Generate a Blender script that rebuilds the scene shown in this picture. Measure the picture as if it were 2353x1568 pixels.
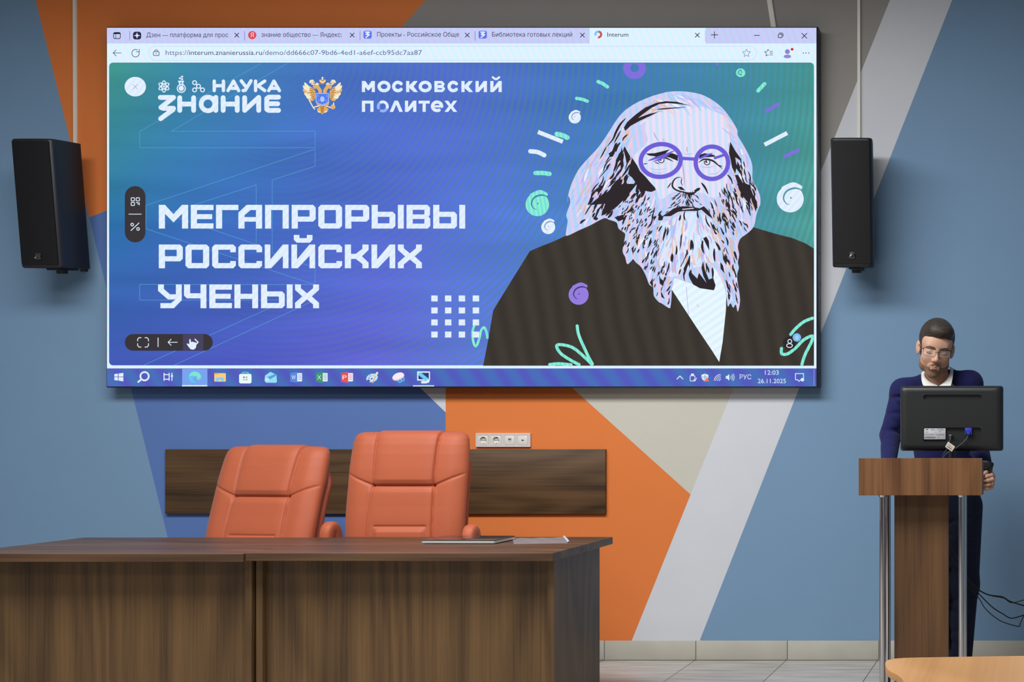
import bpy, bmesh, math, random
import numpy as np
from mathutils import Vector, Matrix, Euler, geometry

random.seed(7)
sc = bpy.context.scene
COL = sc.collection
for _o in list(bpy.data.objects):
    bpy.data.objects.remove(_o)

# ------------------------------------------------------------------ camera
# The photographer stands to the right, level, with the wall parallel to the sensor (shift lens).
F, WALL, CX, CY, EYE = 2900.0, 6.8, 2390.0, 970.0, 1.284
cam_data = bpy.data.cameras.new('camera')
cam_data.sensor_width = 36.0
cam_data.sensor_fit = 'HORIZONTAL'
cam_data.lens = F / 2353 * 36.0
cam_data.shift_x = (1176.5 - CX) / 2353
cam_data.shift_y = (CY - 784.0) / 2353
cam_data.clip_end = 100
cam = bpy.data.objects.new('camera', cam_data)
cam.location = (0, -WALL, EYE)
cam.rotation_euler = (math.pi / 2, 0, 0)
COL.objects.link(cam)
sc.camera = cam

# ------------------------------------------------------------------ world, lamps, exposure
sc.view_settings.view_transform = 'Standard'
sc.view_settings.look = 'None'
sc.view_settings.exposure = 0.0
sc.view_settings.gamma = 1.0
sc.view_settings.use_curve_mapping = False
world = bpy.data.worlds.new('world')
world.use_nodes = True
world.node_tree.nodes['Background'].inputs[0].default_value = (0.80, 0.88, 1.0, 1)
world.node_tree.nodes['Background'].inputs[1].default_value = 0.06
sc.world = world
CEIL = 3.78
LSPREAD = 180
def ceiling_lamp(x, y, watts, sx=0.6, sy=0.6, col=(0.97, 0.98, 1.0)):
    l = bpy.data.lights.new('ceiling_lamp', 'AREA')
    l.shape = 'RECTANGLE'; l.size = sx; l.size_y = sy
    l.energy = watts; l.color = col; l.spread = math.radians(LSPREAD)
    o = bpy.data.objects.new('ceiling_lamp', l)
    o.location = (x, y, CEIL - 0.015)
    COL.objects.link(o)
for lx, ly, lw in ((-4.1, -3.05, 88), (-2.7, -3.05, 96), (-1.3, -3.05, 86),
                   (-4.0, -6.0, 30), (-2.5, -6.0, 30), (-1.0, -6.0, 26)):
    ceiling_lamp(lx, ly, lw, 1.35, 1.2)

# ------------------------------------------------------------------ helpers
def lin(c):
    return tuple(((v / 255) / 12.92 if v / 255 <= 0.04045 else ((v / 255 + 0.055) / 1.055) ** 2.4) for v in c)
def W(px, py, d):
    return Vector(((px - CX) * d / F, d - WALL, EYE + (CY - py) * d / F))
def smooth(m, ang=35):
    m.shade_smooth()
    try:
        m.set_sharp_from_angle(angle=math.radians(ang))
    except Exception:
        pass

class MB:
    def __init__(s):
        s.v = []; s.f = []; s.m = []
    def add(s, vs, fs, mi=0):
        b = len(s.v)
        s.v += [tuple(p) for p in vs]
        s.f += [tuple(i + b for i in f) for f in fs]
        s.m += [mi] * len(fs)
        return s
    def box(s, a, b, bev=0.0, mi=0, seg=2, rot=None, piv=None):
        bm = bmesh.new()
        bmesh.ops.create_cube(bm, size=1)
        c = (Vector(a) + Vector(b)) / 2
        d = Vector([abs(b[i] - a[i]) for i in range(3)])
        for v in bm.verts:
            v.co = Vector((v.co.x * d.x, v.co.y * d.y, v.co.z * d.z))
        if bev > 0:
            bmesh.ops.bevel(bm, geom=bm.edges[:], offset=min(bev, 0.49 * min(d)), segments=seg, affect='EDGES', profile=0.5)
        bm.verts.ensure_lookup_table()
        R = rot.to_matrix() if rot is not None else None
        vs = []
        for v in bm.verts:
            p = v.co.copy()
            if R is not None:
                p = R @ p
            vs.append(p + c)
        fs = [[v.index for v in f.verts] for f in bm.faces]
        bm.free()
        return s.add(vs, fs, mi)
    def tube(s, pts, r, n=10, mi=0, cap=True):
        pts = [Vector(p) for p in pts]
        rr = r if isinstance(r, (list, tuple)) else [r] * len(pts)
        vs = []; prev = None
        for i, p in enumerate(pts):
            t = (pts[min(i + 1, len(pts) - 1)] - pts[max(i - 1, 0)]).normalized()
            if prev is None:
                u = t.orthogonal().normalized()
            else:
                u = (prev - t * prev.dot(t))
                u = u.normalized() if u.length > 1e-6 else t.orthogonal().normalized()
            prev = u
            w = t.cross(u)
            for k in range(n):
                a = 2 * math.pi * k / n
                vs.append(p + (u * math.cos(a) + w * math.sin(a)) * rr[i])
        fs = []
        for i in range(len(pts) - 1):
            for k in range(n):
                k2 = (k + 1) % n
                fs.append((i * n + k, i * n + k2, (i + 1) * n + k2, (i + 1) * n + k))
        if cap:
            fs.append(tuple(range(n - 1, -1, -1)))
            fs.append(tuple((len(pts) - 1) * n + k for k in range(n)))
        return s.add(vs, fs, mi)
    def lathe(s, prof, n=32, axis='Z', c=(0, 0, 0), mi=0):
        c = Vector(c); vs = []; fs = []
        for (r, h) in prof:
            for k in range(n):
                a = 2 * math.pi * k / n
                x, y = r * math.cos(a), r * math.sin(a)
                p = {'Z': (x, y, h), 'Y': (x, h, y), 'X': (h, x, y)}[axis]
                vs.append(c + Vector(p))
        for i in range(len(prof) - 1):
            for k in range(n):
                k2 = (k + 1) % n
                fs.append((i * n + k, i * n + k2, (i + 1) * n + k2, (i + 1) * n + k))
        fs.append(tuple(range(n)))
        fs.append(tuple((len(prof) - 1) * n + k for k in range(n - 1, -1, -1)))
        return s.add(vs, fs, mi)
    def prism(s, poly, d, mi=0, bev=0.0):
        """closed polygon of 3-D points extruded by the vector d"""
        d = Vector(d); n = len(poly)
        P = [Vector(p) for p in poly]
        bm = bmesh.new()
        a = [bm.verts.new(p) for p in P]; b = [bm.verts.new(p + d) for p in P]
        bm.faces.new(a); bm.faces.new(b[::-1])
        for i in range(n):
            bm.faces.new((a[i], b[i], b[(i + 1) % n], a[(i + 1) % n]))
        bmesh.ops.recalc_face_normals(bm, faces=bm.faces[:])
        if bev > 0:
            bmesh.ops.bevel(bm, geom=bm.edges[:], offset=bev, segments=2, affect='EDGES', profile=0.5)
        bm.verts.index_update()
        vs = [v.co.copy() for v in bm.verts]
        fs = [[v.index for v in f.verts] for f in bm.faces]
        bm.free()
        return s.add(vs, fs, mi)
    def loft(s, rings, mi=0, cap=True):
        n = len(rings[0]); vs = [p for r in rings for p in r]; fs = []
        for i in range(len(rings) - 1):
            for k in range(n):
                k2 = (k + 1) % n
                fs.append((i * n + k, i * n + k2, (i + 1) * n + k2, (i + 1) * n + k))
        if cap:
            fs.append(tuple(range(n - 1, -1, -1)))
            fs.append(tuple((len(rings) - 1) * n + k for k in range(n)))
        return s.add(vs, fs, mi)

def link(name, me, parent=None):
    o = bpy.data.objects.new(name, me)
    COL.objects.link(o)
    if parent is not None:
        o.parent = parent
    return o
def offset_of(o):
    v = Vector((0, 0, 0))
    while o is not None:
        v += o.location; o = o.parent
    return v
def obj(name, mb, mats, parent=None, world=False, ang=35, flip=True, at=None):
    """one mesh object; world=True: the vertices are world coordinates; at: own origin"""
    off = offset_of(parent) if world else Vector((0, 0, 0))
    if at is not None:
        off = Vector(at)
    me = bpy.data.meshes.new(name)
    me.from_pydata([tuple(Vector(p) - off) for p in mb.v], [], mb.f)
    if not isinstance(mats, (list, tuple)):
        mats = [mats]
    for m in mats:
        me.materials.append(m)
    me.polygons.foreach_set('material_index', mb.m)
    me.update()
    if flip:
        bm = bmesh.new(); bm.from_mesh(me)
        bmesh.ops.recalc_face_normals(bm, faces=bm.faces[:])
        bm.to_mesh(me); bm.free()
    if ang:
        smooth(me, ang)
    o = link(name, me, parent)
    if at is not None:
        o.location = at
    return o
def thing(name, label, cat, loc=(0, 0, 0), rot=(0, 0, 0), group=None):
    o = bpy.data.objects.new(name, None)
    o.empty_display_size = 0.1
    COL.objects.link(o)
    o.location = loc; o.rotation_euler = rot
    tag(o, label, cat, group)
    return o
def tag(o, label, cat, group=None):
    o['label'] = label; o['category'] = cat
    if group:
        o['group'] = group
    return o
def struct(o, label=None, cat=None):
    o['kind'] = 'structure'
    if label:
        o['label'] = label; o['category'] = cat
    return o

# ------------------------------------------------------------------ materials
def newmat(name):
    m = bpy.data.materials.new(name); m.use_nodes = True
    nt = m.node_tree
    return m, nt, nt.nodes['Principled BSDF']
def N(nt, typ, **kw):
    n = nt.nodes.new(typ)
    for k, v in kw.items():
        setattr(n, k, v)
    return n
def plain(name, rgb, rough=0.5, metal=0.0, spec=0.5, var=0.0, vs=8.0, bump=0.0, bs=200.0, sheen=0.0, coat=0.0):
    m, nt, b = newmat(name)
    c = lin(rgb)
    b.inputs['Base Color'].default_value = (*c, 1)
    b.inputs['Roughness'].default_value = rough
    b.inputs['Metallic'].default_value = metal
    b.inputs['Specular IOR Level'].default_value = spec
    b.inputs['Sheen Weight'].default_value = sheen
    b.inputs['Coat Weight'].default_value = coat
    tc = N(nt, 'ShaderNodeTexCoord')
    if var > 0:
        no = N(nt, 'ShaderNodeTexNoise'); no.inputs['Scale'].default_value = vs; no.inputs['Detail'].default_value = 4
        mx = N(nt, 'ShaderNodeMix', data_type='RGBA')
        mx.inputs['A'].default_value = (*[v * (1 - var) for v in c], 1)
        mx.inputs['B'].default_value = (*[min(1, v * (1 + var)) for v in c], 1)
        nt.links.new(tc.outputs['Object'], no.inputs['Vector'])
        nt.links.new(no.outputs['Fac'], mx.inputs['Factor'])
        nt.links.new(mx.outputs['Result'], b.inputs['Base Color'])
    if bump > 0:
        n2 = N(nt, 'ShaderNodeTexNoise'); n2.inputs['Scale'].default_value = bs; n2.inputs['Detail'].default_value = 3
        bp = N(nt, 'ShaderNodeBump'); bp.inputs['Strength'].default_value = bump; bp.inputs['Distance'].default_value = 0.002
        nt.links.new(tc.outputs['Object'], n2.inputs['Vector'])
        nt.links.new(n2.outputs['Fac'], bp.inputs['Height'])
        nt.links.new(bp.outputs['Normal'], b.inputs['Normal'])
    return m
def wood(name, axis, dark, mid, light, rough=0.42, band=9.0, seed=0.0, spec=0.4):
    m, nt, b = newmat(name)
    tc = N(nt, 'ShaderNodeTexCoord')
    def mapped(cross, along):
        mp = N(nt, 'ShaderNodeMapping')
        s = [cross, cross, cross]; s['XYZ'.index(axis)] = along
        mp.inputs['Scale'].default_value = s
        mp.inputs['Location'].default_value = (seed, seed * 1.7, seed * 0.6)
        nt.links.new(tc.outputs['Object'], mp.inputs['Vector'])
        return mp
    m1 = mapped(band * 1.5, band * 0.035)
    n1 = N(nt, 'ShaderNodeTexNoise'); n1.inputs['Scale'].default_value = 1.0; n1.inputs['Detail'].default_value = 5; n1.inputs['Roughness'].default_value = 0.6; n1.inputs['Distortion'].default_value = 0.05
    nt.links.new(m1.outputs['Vector'], n1.inputs['Vector'])
    m2 = mapped(band * 16, band * 0.22)
    n2 = N(nt, 'ShaderNodeTexNoise'); n2.inputs['Scale'].default_value = 1.0; n2.inputs['Detail'].default_value = 3
    nt.links.new(m2.outputs['Vector'], n2.inputs['Vector'])
    # cathedral figure: contour lines of a long stretched noise
    m3 = mapped(band * 0.32, band * 0.045)
    n3 = N(nt, 'ShaderNodeTexNoise'); n3.inputs['Scale'].default_value = 1.0; n3.inputs['Detail'].default_value = 1.5; n3.inputs['Roughness'].default_value = .35
    nt.links.new(m3.outputs['Vector'], n3.inputs['Vector'])
    mu = N(nt, 'ShaderNodeMath', operation='MULTIPLY'); mu.inputs[1].default_value = 62.0
    nt.links.new(n3.outputs['Fac'], mu.inputs[0])
    sn = N(nt, 'ShaderNodeMath', operation='SINE'); nt.links.new(mu.outputs[0], sn.inputs[0])
    wv = N(nt, 'ShaderNodeMath', operation='MULTIPLY_ADD'); wv.inputs[1].default_value = 0.5; wv.inputs[2].default_value = 0.5
    nt.links.new(sn.outputs[0], wv.inputs[0])
    a = N(nt, 'ShaderNodeMath', operation='MULTIPLY'); a.inputs[1].default_value = 0.62
    nt.links.new(n1.outputs['Fac'], a.inputs[0])
    a2 = N(nt, 'ShaderNodeMath', operation='MULTIPLY_ADD'); a2.inputs[1].default_value = 0.30
    nt.links.new(n2.outputs['Fac'], a2.inputs[0]); nt.links.new(a.outputs[0], a2.inputs[2])
    a3 = N(nt, 'ShaderNodeMath', operation='MULTIPLY_ADD'); a3.inputs[1].default_value = 0.11
    nt.links.new(wv.outputs[0], a3.inputs[0]); nt.links.new(a2.outputs[0], a3.inputs[2])
    r = N(nt, 'ShaderNodeValToRGB')
    r.color_ramp.elements[0].position = 0.34; r.color_ramp.elements[0].color = (*lin(dark), 1)
    r.color_ramp.elements[1].position = 0.66; r.color_ramp.elements[1].color = (*lin(light), 1)
    e = r.color_ramp.elements.new(0.48); e.color = (*lin(mid), 1)
    nt.links.new(a3.outputs[0], r.inputs['Fac'])
    nt.links.new(r.outputs['Color'], b.inputs['Base Color'])
    b.inputs['Roughness'].default_value = rough
    b.inputs['Specular IOR Level'].default_value = spec
    bp = N(nt, 'ShaderNodeBump'); bp.inputs['Strength'].default_value = 0.08; bp.inputs['Distance'].default_value = 0.001
    nt.links.new(n2.outputs['Fac'], bp.inputs['Height']); nt.links.new(bp.outputs['Normal'], b.inputs['Normal'])
    return m
_E = {}
def E(rgb, light=False, k=1.0):
    key = (tuple(rgb), light, k)
    if key not in _E:
        m = bpy.data.materials.new('screen_colour'); m.use_nodes = True
        nt = m.node_tree; nt.nodes.clear()
        e = N(nt, 'ShaderNodeEmission'); o = N(nt, 'ShaderNodeOutputMaterial')
        e.inputs[0].default_value = (*lin(rgb), 1); e.inputs[1].default_value = k
        nt.links.new(e.outputs[0], o.inputs[0])
        if not light:
            m.cycles.emission_sampling = 'NONE'
        _E[key] = m
    return _E[key]
WALNUT = ((54, 38, 21), (81, 59, 34), (104, 77, 46))
M = {}
M['wood_v'] = wood('walnut_vertical', 'Z', *WALNUT, seed=1.3)
M['wood_h'] = wood('walnut_horizontal', 'X', (62, 44, 30), (84, 60, 41), (106, 78, 54), rough=0.40, seed=2.1, spec=0.38)
M['wood_edge'] = wood('walnut_edge', 'X', (66, 44, 28), (88, 60, 40), (108, 76, 50), seed=5.1)
M['wood_side'] = wood('walnut_side', 'Z', *WALNUT, seed=8.3)
M['wood_panel'] = wood('walnut_panel', 'X', (52, 36, 20), (84, 60, 36), (104, 76, 48), seed=4.4, band=11, rough=0.5)
M['wood_lectern'] = wood('walnut_lectern', 'Z', (82, 52, 30), (112, 75, 46), (132, 92, 58), seed=6.2, band=13)
M['wood_column'] = wood('walnut_column', 'Z', (60, 41, 26), (92, 64, 40), (110, 78, 48), seed=7.2, band=12)
M['beech'] = wood('beech', 'Y', (176, 126, 74), (188, 138, 84), (198, 150, 96), seed=3.3, band=7, rough=0.4)
M['black_plastic'] = plain('black_plastic', (26, 27, 27), 0.42, bump=0.05, bs=900)
M['black_gloss'] = plain('black_gloss', (18, 18, 20), 0.25)
M['chrome'] = plain('chrome', (205, 206, 208), 0.08, metal=1.0)
M['steel'] = plain('steel', (180, 180, 182), 0.28, metal=1.0)
M['white_plastic'] = plain('white_plastic', (222, 220, 214), 0.4)
M['rubber'] = plain('black_rubber', (20, 20, 22), 0.6)
# ------------------------------------------------------------------ the room
def paint(name, rgb):
    m = plain(name, rgb, 0.75, spec=0.25, var=0.035, vs=3.0, bump=0.15, bs=260)
    return m
P_STEEL = paint('paint_steel_blue', (121, 152, 181))
P_BLUE = paint('paint_blue', (92, 122, 180))
P_ORANGE = paint('paint_orange', (225, 125, 63))
P_BEIGE = paint('paint_beige', (202, 198, 184))
P_GREY = paint('paint_warm_grey', (152, 148, 142))
P_WHITE = paint('paint_white', (210, 212, 216))
TOP, BOT = 970 - (CEIL - EYE) * F / WALL, 970 + EYE * F / WALL
def l1(y): return 82 + 0.2455 * y
def s1(y): return 2045 - 0.4029 * y
def s2(y): return 2188 - 0.394 * y
XL, XR = CX - 7.6 * F / WALL, CX + 2.6 * F / WALL
mural = [
    (0, [(XL, TOP), (l1(TOP), TOP), (l1(500), 500), (l1(BOT), BOT), (XL, BOT)]),
    (2, [(l1(TOP), TOP), (978 - 0.883 * TOP, TOP), (713, 300), (l1(500), 500)]),
    (5, [(978 - 0.883 * TOP, TOP), (s1(TOP), TOP), (s1(640), 640), (880, 500), (713, 300)]),
    (3, [(880, 500), (s1(640), 640), (s1(1137), 1137), (1315, 892), (1024, 629.8)]),
    (4, [(1024, 948), (713, 647.7), (713, 300), (880, 500), (1024, 629.8)]),
    (1, [(l1(500), 500), (713, 300), (713, 647.7), (1024, 948), (1024, BOT), (l1(BOT), BOT)]),
    (2, [(1024, 629.8), (1315, 892), (s1(1137), 1137), (s1(BOT), BOT), (1024, BOT), (1024, 948)]),
    (4, [(s1(TOP), TOP), (s2(TOP), TOP), (s2(BOT), BOT), (s1(BOT), BOT), (s1(1137), 1137)]),
    (0, [(s2(TOP), TOP), (XR, TOP), (XR, BOT), (s2(BOT), BOT)]),
]
mb = MB()
for mi, poly in mural:
    mb.add([W(x, y, WALL) for x, y in poly], [tuple(range(len(poly)))], mi)
xl, xr = -7.6, 2.6
mb.add([(xl, 0, 0), (xr, 0, 0), (xr, 0, CEIL), (xl, 0, CEIL), (xl, .12, 0), (xr, .12, 0), (xr, .12, CEIL), (xl, .12, CEIL)],
       [(4, 5, 6, 7), (0, 4, 7, 3), (1, 2, 6, 5), (3, 7, 6, 2), (0, 1, 5, 4)], 3)
o = obj('wall_back', mb, [P_STEEL, P_BLUE, P_ORANGE, P_BEIGE, P_WHITE, P_GREY], ang=0, flip=False)
struct(o, 'wall painted with angular steel blue, orange, beige and white fields behind the big screen', 'wall')

# floor tiles
m, nt, b = newmat('floor_tile')
tc = N(nt, 'ShaderNodeTexCoord')
mp = N(nt, 'ShaderNodeMapping'); mp.inputs['Location'].default_value = (0.383 + 2 * 0.492, 0.27, 0)
nt.links.new(tc.outputs['Object'], mp.inputs['Vector'])
br = N(nt, 'ShaderNodeTexBrick', offset=0.0)
br.inputs['Scale'].default_value = 1.0; br.inputs['Brick Width'].default_value = 0.492; br.inputs['Row Height'].default_value = 0.492
br.inputs['Mortar Size'].default_value = 0.0026; br.inputs['Mortar Smooth'].default_value = 0.2; br.inputs['Bias'].default_value = -0.2
br.inputs['Color1'].default_value = (*lin((186, 182, 176)), 1); br.inputs['Color2'].default_value = (*lin((170, 166, 160)), 1)
br.inputs['Mortar'].default_value = (*lin((84, 78, 72)), 1)
nt.links.new(mp.outputs['Vector'], br.inputs['Vector'])
mp2 = N(nt, 'ShaderNodeMapping'); mp2.inputs['Scale'].default_value = (2.0, 16, 1)
nt.links.new(tc.outputs['Object'], mp2.inputs['Vector'])
no = N(nt, 'ShaderNodeTexNoise'); no.inputs['Scale'].default_value = 1.6; no.inputs['Detail'].default_value = 6
nt.links.new(mp2.outputs['Vector'], no.inputs['Vector'])
rp = N(nt, 'ShaderNodeValToRGB'); rp.color_ramp.elements[0].color = (.74, .72, .70, 1); rp.color_ramp.elements[1].color = (1.08, 1.07, 1.06, 1)
rp.color_ramp.elements[0].position = .3; rp.color_ramp.elements[1].position = .65
nt.links.new(no.outputs['Fac'], rp.inputs['Fac'])
mx = N(nt, 'ShaderNodeMix', data_type='RGBA', blend_type='MULTIPLY'); mx.inputs['Factor'].default_value = 1
nt.links.new(br.outputs['Color'], mx.inputs['A']); nt.links.new(rp.outputs['Color'], mx.inputs['B'])
nt.links.new(mx.outputs['Result'], b.inputs['Base Color'])
b.inputs['Roughness'].default_value = 0.38
mb = MB().box((xl, -11, -0.1), (xr, 0.12, 0))
o = obj('floor', mb, m); struct(o, 'floor of large grey stone-look tiles', 'floor')

mb = MB().box((xl, -11, CEIL), (xr, 0.12, CEIL + 0.1))
o = obj('ceiling', mb, plain('ceiling_white', (176, 177, 178), 0.9)); struct(o, 'plain white ceiling above the room', 'ceiling')
mw = plain('side_wall_paint', (150, 156, 162), 0.85)
o = obj('wall_left', MB().box((xl - 0.12, -11, 0), (xl, 0.12, CEIL)), mw); struct(o, 'light grey side wall left of the desks', 'wall')
o = obj('wall_right', MB().box((xr, -11, 0), (xr + 0.12, 0.12, CEIL)), mw); struct(o, 'light grey side wall right of the lectern', 'wall')

# tiled skirting along the back wall: one row of grey tiles with joints
m = plain('skirting_tile', (186, 182, 168), 0.5, var=0.16, vs=5.0)
mg = plain('skirting_joint', (104, 98, 86), 0.8)
mb = MB()
h = 45 * WALL / F
j0 = (1600 - CX) * WALL / F
xs = [j0 + 0.4925 * k for k in range(-12, 8)]
xs = [x for x in xs if xl < x < xr]
ed = [xl] + xs + [xr]
mb.box((xl, -0.007, 0), (xr, 0.0, h - 0.001), mi=1)
for a, c in zip(ed[:-1], ed[1:]):
    mb.box((a + 0.0018, -0.010, 0.003), (c - 0.0018, -0.0005, h), bev=0.001, mi=0)
o = obj('baseboard_back', mb, [m, mg]); struct(o, 'row of grey stone-look skirting tiles below the painted wall', 'skirting')

# cable trunking on the wall
mt = plain('trunking_white', (226, 222, 208), 0.45)
def trunk(x0, y0, x1, y1, wpx, label):
    a, c = W(x0, y0, WALL), W(x1, y1, WALL)
    dx = wpx * WALL / F / 2
    mb = MB().prism([(a.x - dx, 0, a.z), (a.x + dx, 0, a.z), (c.x + dx, 0, c.z), (c.x - dx, 0, c.z)], (0, -0.013, 0), bev=0.0015)
    # snap-on cover lip
    mb.prism([(a.x - dx * .8, -0.013, a.z), (a.x + dx * .8, -0.013, a.z), (c.x + dx * .8, -0.013, c.z), (c.x - dx * .8, -0.013, c.z)], (0, -0.002, 0))
    o = obj('cable_trunking', mb, mt)
    return tag(o, label, 'cable cover', 'cable trunking on the wall')
trunk(174.5, TOP, 176, 352, 7.5, 'thin white vertical cable trunking running down to the left loudspeaker')
trunk(1974, TOP, 1974.5, 336, 7, 'thin white vertical cable trunking running down to the right loudspeaker')
trunk(1754, TOP, 1783, 92, 12, 'slanted grey-white cable trunking going behind the top of the screen')
# ------------------------------------------------------------------ the big wall display
DD = 6.712                                    # distance of its front face
DY = DD - WALL
def P2(x, y, layer=0):
    p = W(x, y, DD)
    return Vector((p.x, DY - 0.0006 - 0.0005 * layer, p.z))
root_display = thing('video_display', 'huge wall-mounted video screen showing a browser slide with a bearded man', 'screen',
                     (P2(1062, 890).x, DY, P2(1062, 890).z))
class Draw:
    """flat coloured shapes of one picture element on the screen"""
    def __init__(s):
        s.v = []; s.f = []; s.mi = []; s.mats = []
    def idx(s, mat):
        if mat not in s.mats:
            s.mats.append(mat)
        return s.mats.index(mat)
    def face(s, pts, col, layer):
        mat = col if isinstance(col, bpy.types.Material) else E(col)
        b = len(s.v)
        s.v += [P2(x, y, layer) for x, y in pts]
        # keep the face looking into the room
        ar = sum(pts[i][0] * pts[(i + 1) % len(pts)][1] - pts[(i + 1) % len(pts)][0] * pts[i][1] for i in range(len(pts)))
        order = range(len(pts)) if ar < 0 else range(len(pts) - 1, -1, -1)
        s.f.append(tuple(b + i for i in order)); s.mi.append(s.idx(mat))
    poly = face
    def disc(s, x, y, r, col, layer, ry=None, n=24, rot=0):
        ry = ry or r
        c, q = math.cos(rot), math.sin(rot)
        s.face([(x + r * math.cos(a) * c - ry * math.sin(a) * q, y + r * math.cos(a) * q + ry * math.sin(a) * c)
                for a in (2 * math.pi * k / n for k in range(n))], col, layer)
    def ring(s, x, y, r, w, col, layer, ry=None, n=28, a0=0, a1=360, rot=0):
        ry = ry or r
        pts = []
        c, q = math.cos(rot), math.sin(rot)
        for k in range(n + 1):
            a = math.radians(a0 + (a1 - a0) * k / n)
            pts.append((x + r * math.cos(a) * c - ry * math.sin(a) * q, y + r * math.cos(a) * q + ry * math.sin(a) * c))
        s.stroke(pts, w, col, layer)
    def stroke(s, pts, w, col, layer, cap=True):
        for (x0, y0), (x1, y1) in zip(pts[:-1], pts[1:]):
            dx, dy = x1 - x0, y1 - y0
            L = math.hypot(dx, dy)
            if L < 1e-6:
                continue
            nx, ny = -dy / L * w / 2, dx / L * w / 2
            s.face([(x0 + nx, y0 + ny), (x1 + nx, y1 + ny), (x1 - nx, y1 - ny), (x0 - nx, y0 - ny)], col, layer)
        js = pts if cap else pts[1:-1]
        for x, y in js:
            s.disc(x, y, w / 2, col, layer, n=10 if w < 4 else 16)
    def taper(s, pts, w, col, layer, peak=0.4):
        """a brush stroke, thick at `peak` of its length and pointed at both ends"""
        pts = spline(pts, 5)
        n = len(pts); up = []; dn = []
        for i, (x, y) in enumerate(pts):
            x0, y0 = pts[max(i - 1, 0)]; x1, y1 = pts[min(i + 1, n - 1)]
            dx, dy = x1 - x0, y1 - y0; L = math.hypot(dx, dy) or 1
            t = i / (n - 1)
            k = (t / peak if t < peak else (1 - t) / (1 - peak))
            h = w / 2 * math.sin(math.pi / 2 * max(0.0, min(1, k))) ** 0.8 + 0.12
            up.append((x - dy / L * h, y + dx / L * h)); dn.append((x + dy / L * h, y - dx / L * h))
        for i in range(n - 1):
            s.face([up[i], up[i + 1], dn[i + 1], dn[i]], col, layer)
    def rrect(s, x0, y0, x1, y1, r, col, layer):
        pts = []
        for cx, cy, a in ((x1 - r, y1 - r, 0), (x0 + r, y1 - r, 90), (x0 + r, y0 + r, 180), (x1 - r, y0 + r, 270)):
            for k in range(7):
                t = math.radians(a + 15 * k)
                pts.append((cx + r * math.cos(t), cy + r * math.sin(t)))
        s.face(pts, col, layer)
    def text(s, body, x0, x1, ybase, cap, col, layer, bold=0.0):
        cu = bpy.data.curves.new('t', 'FONT'); cu.body = body; cu.size = 1.0
        cu.resolution_u = 3; cu.fill_mode = 'NONE'; cu.offset = bold
        ob = bpy.data.objects.new('t', cu); COL.objects.link(ob)
        me = bpy.data.meshes.new_from_object(ob.evaluated_get(bpy.context.evaluated_depsgraph_get()))
        xs = [v.co.x for v in me.vertices]
        if xs:
            a, b = min(xs), max(xs)
            kx = (x1 - x0) / (b - a); ky = cap / CAPH
            mat = col if isinstance(col, bpy.types.Material) else E(col)
            # outline loops -> triangles, kept where the even-odd rule says ink
            P = np.array([(v.co.x, v.co.y) for v in me.vertices]); Ed = np.array([tuple(q.vertices) for q in me.edges])
            vo, _, fo, _, _, _ = geometry.delaunay_2d_cdt([Vector(q) for q in P], [tuple(int(i) for i in q) for q in Ed], [], 0, 1e-6)
            A_, B_ = P[Ed[:, 0]], P[Ed[:, 1]]
            base = len(s.v)
            s.v += [P2(x0 + (v.x - a) * kx, ybase - v.y * ky, layer) for v in vo]
            for f in fo:
                mx_, my_ = sum(vo[i].x for i in f) / len(f), sum(vo[i].y for i in f) / len(f)
                hit = (A_[:, 1] > my_) != (B_[:, 1] > my_)
                xx = A_[hit, 0] + (my_ - A_[hit, 1]) * (B_[hit, 0] - A_[hit, 0]) / (B_[hit, 1] - A_[hit, 1])
                if (xx > mx_).sum() % 2:
                    s.f.append(tuple(base + i for i in f)); s.mi.append(s.idx(mat))
        bpy.data.objects.remove(ob); bpy.data.curves.remove(cu); bpy.data.meshes.remove(me)
    def build(s, name, parent, label=None):
        off = offset_of(parent)
        me = bpy.data.meshes.new(name)
        me.from_pydata([tuple(p - off) for p in s.v], [], s.f)
        for m in s.mats:
            me.materials.append(m)
        me.polygons.foreach_set('material_index', s.mi)
        me.update()
        o = link(name, me, parent)
        if label:
            o['label'] = label
        return o
def spline(pts, k=6):
    if len(pts) < 3:
        (x0, y0), (x1, y1) = pts
        return [(x0 + (x1 - x0) * i / k, y0 + (y1 - y0) * i / k) for i in range(k + 1)]
    P = [pts[0]] + list(pts) + [pts[-1]]
    out = []
    for i in range(1, len(P) - 2):
        for j in range(k):
            t = j / k
            q = []
            for c in (0, 1):
                a, b, d, e = P[i - 1][c], P[i][c], P[i + 1][c], P[i + 2][c]
                q.append(0.5 * (2 * b + (d - a) * t + (2 * a - 5 * b + 4 * d - e) * t * t + (3 * b - a - 3 * d + e) * t ** 3))
            out.append(tuple(q))
    out.append(pts[-1])
    return out
def tf(x0, y0, k):
    return lambda *pts: [(x0 + k * x, y0 + k * y) for x, y in pts]
zA = tf(1280, 190, .2125); zB = tf(1400, 440, .1913); zC = tf(1330, 420, .3061); zD = tf(780, 420, .3061); zE = tf(230, 420, .3061)
def _caph():
    cu = bpy.data.curves.new('t', 'FONT'); cu.body = 'H'; cu.size = 1.0
    ob = bpy.data.objects.new('t', cu); COL.objects.link(ob)
    me = bpy.data.meshes.new_from_object(ob.evaluated_get(bpy.context.evaluated_depsgraph_get()))
    h = max(v.co.y for v in me.vertices)
    bpy.data.objects.remove(ob); bpy.data.curves.remove(cu); bpy.data.meshes.remove(me)
    return h
CAPH = _caph()

# cabinet
a, c = W(244, 891, DD), W(1880.5, 61.5, DD)
mb = MB().box((a.x, DY, a.z), (c.x, -0.012, c.z), bev=0.004)
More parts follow.
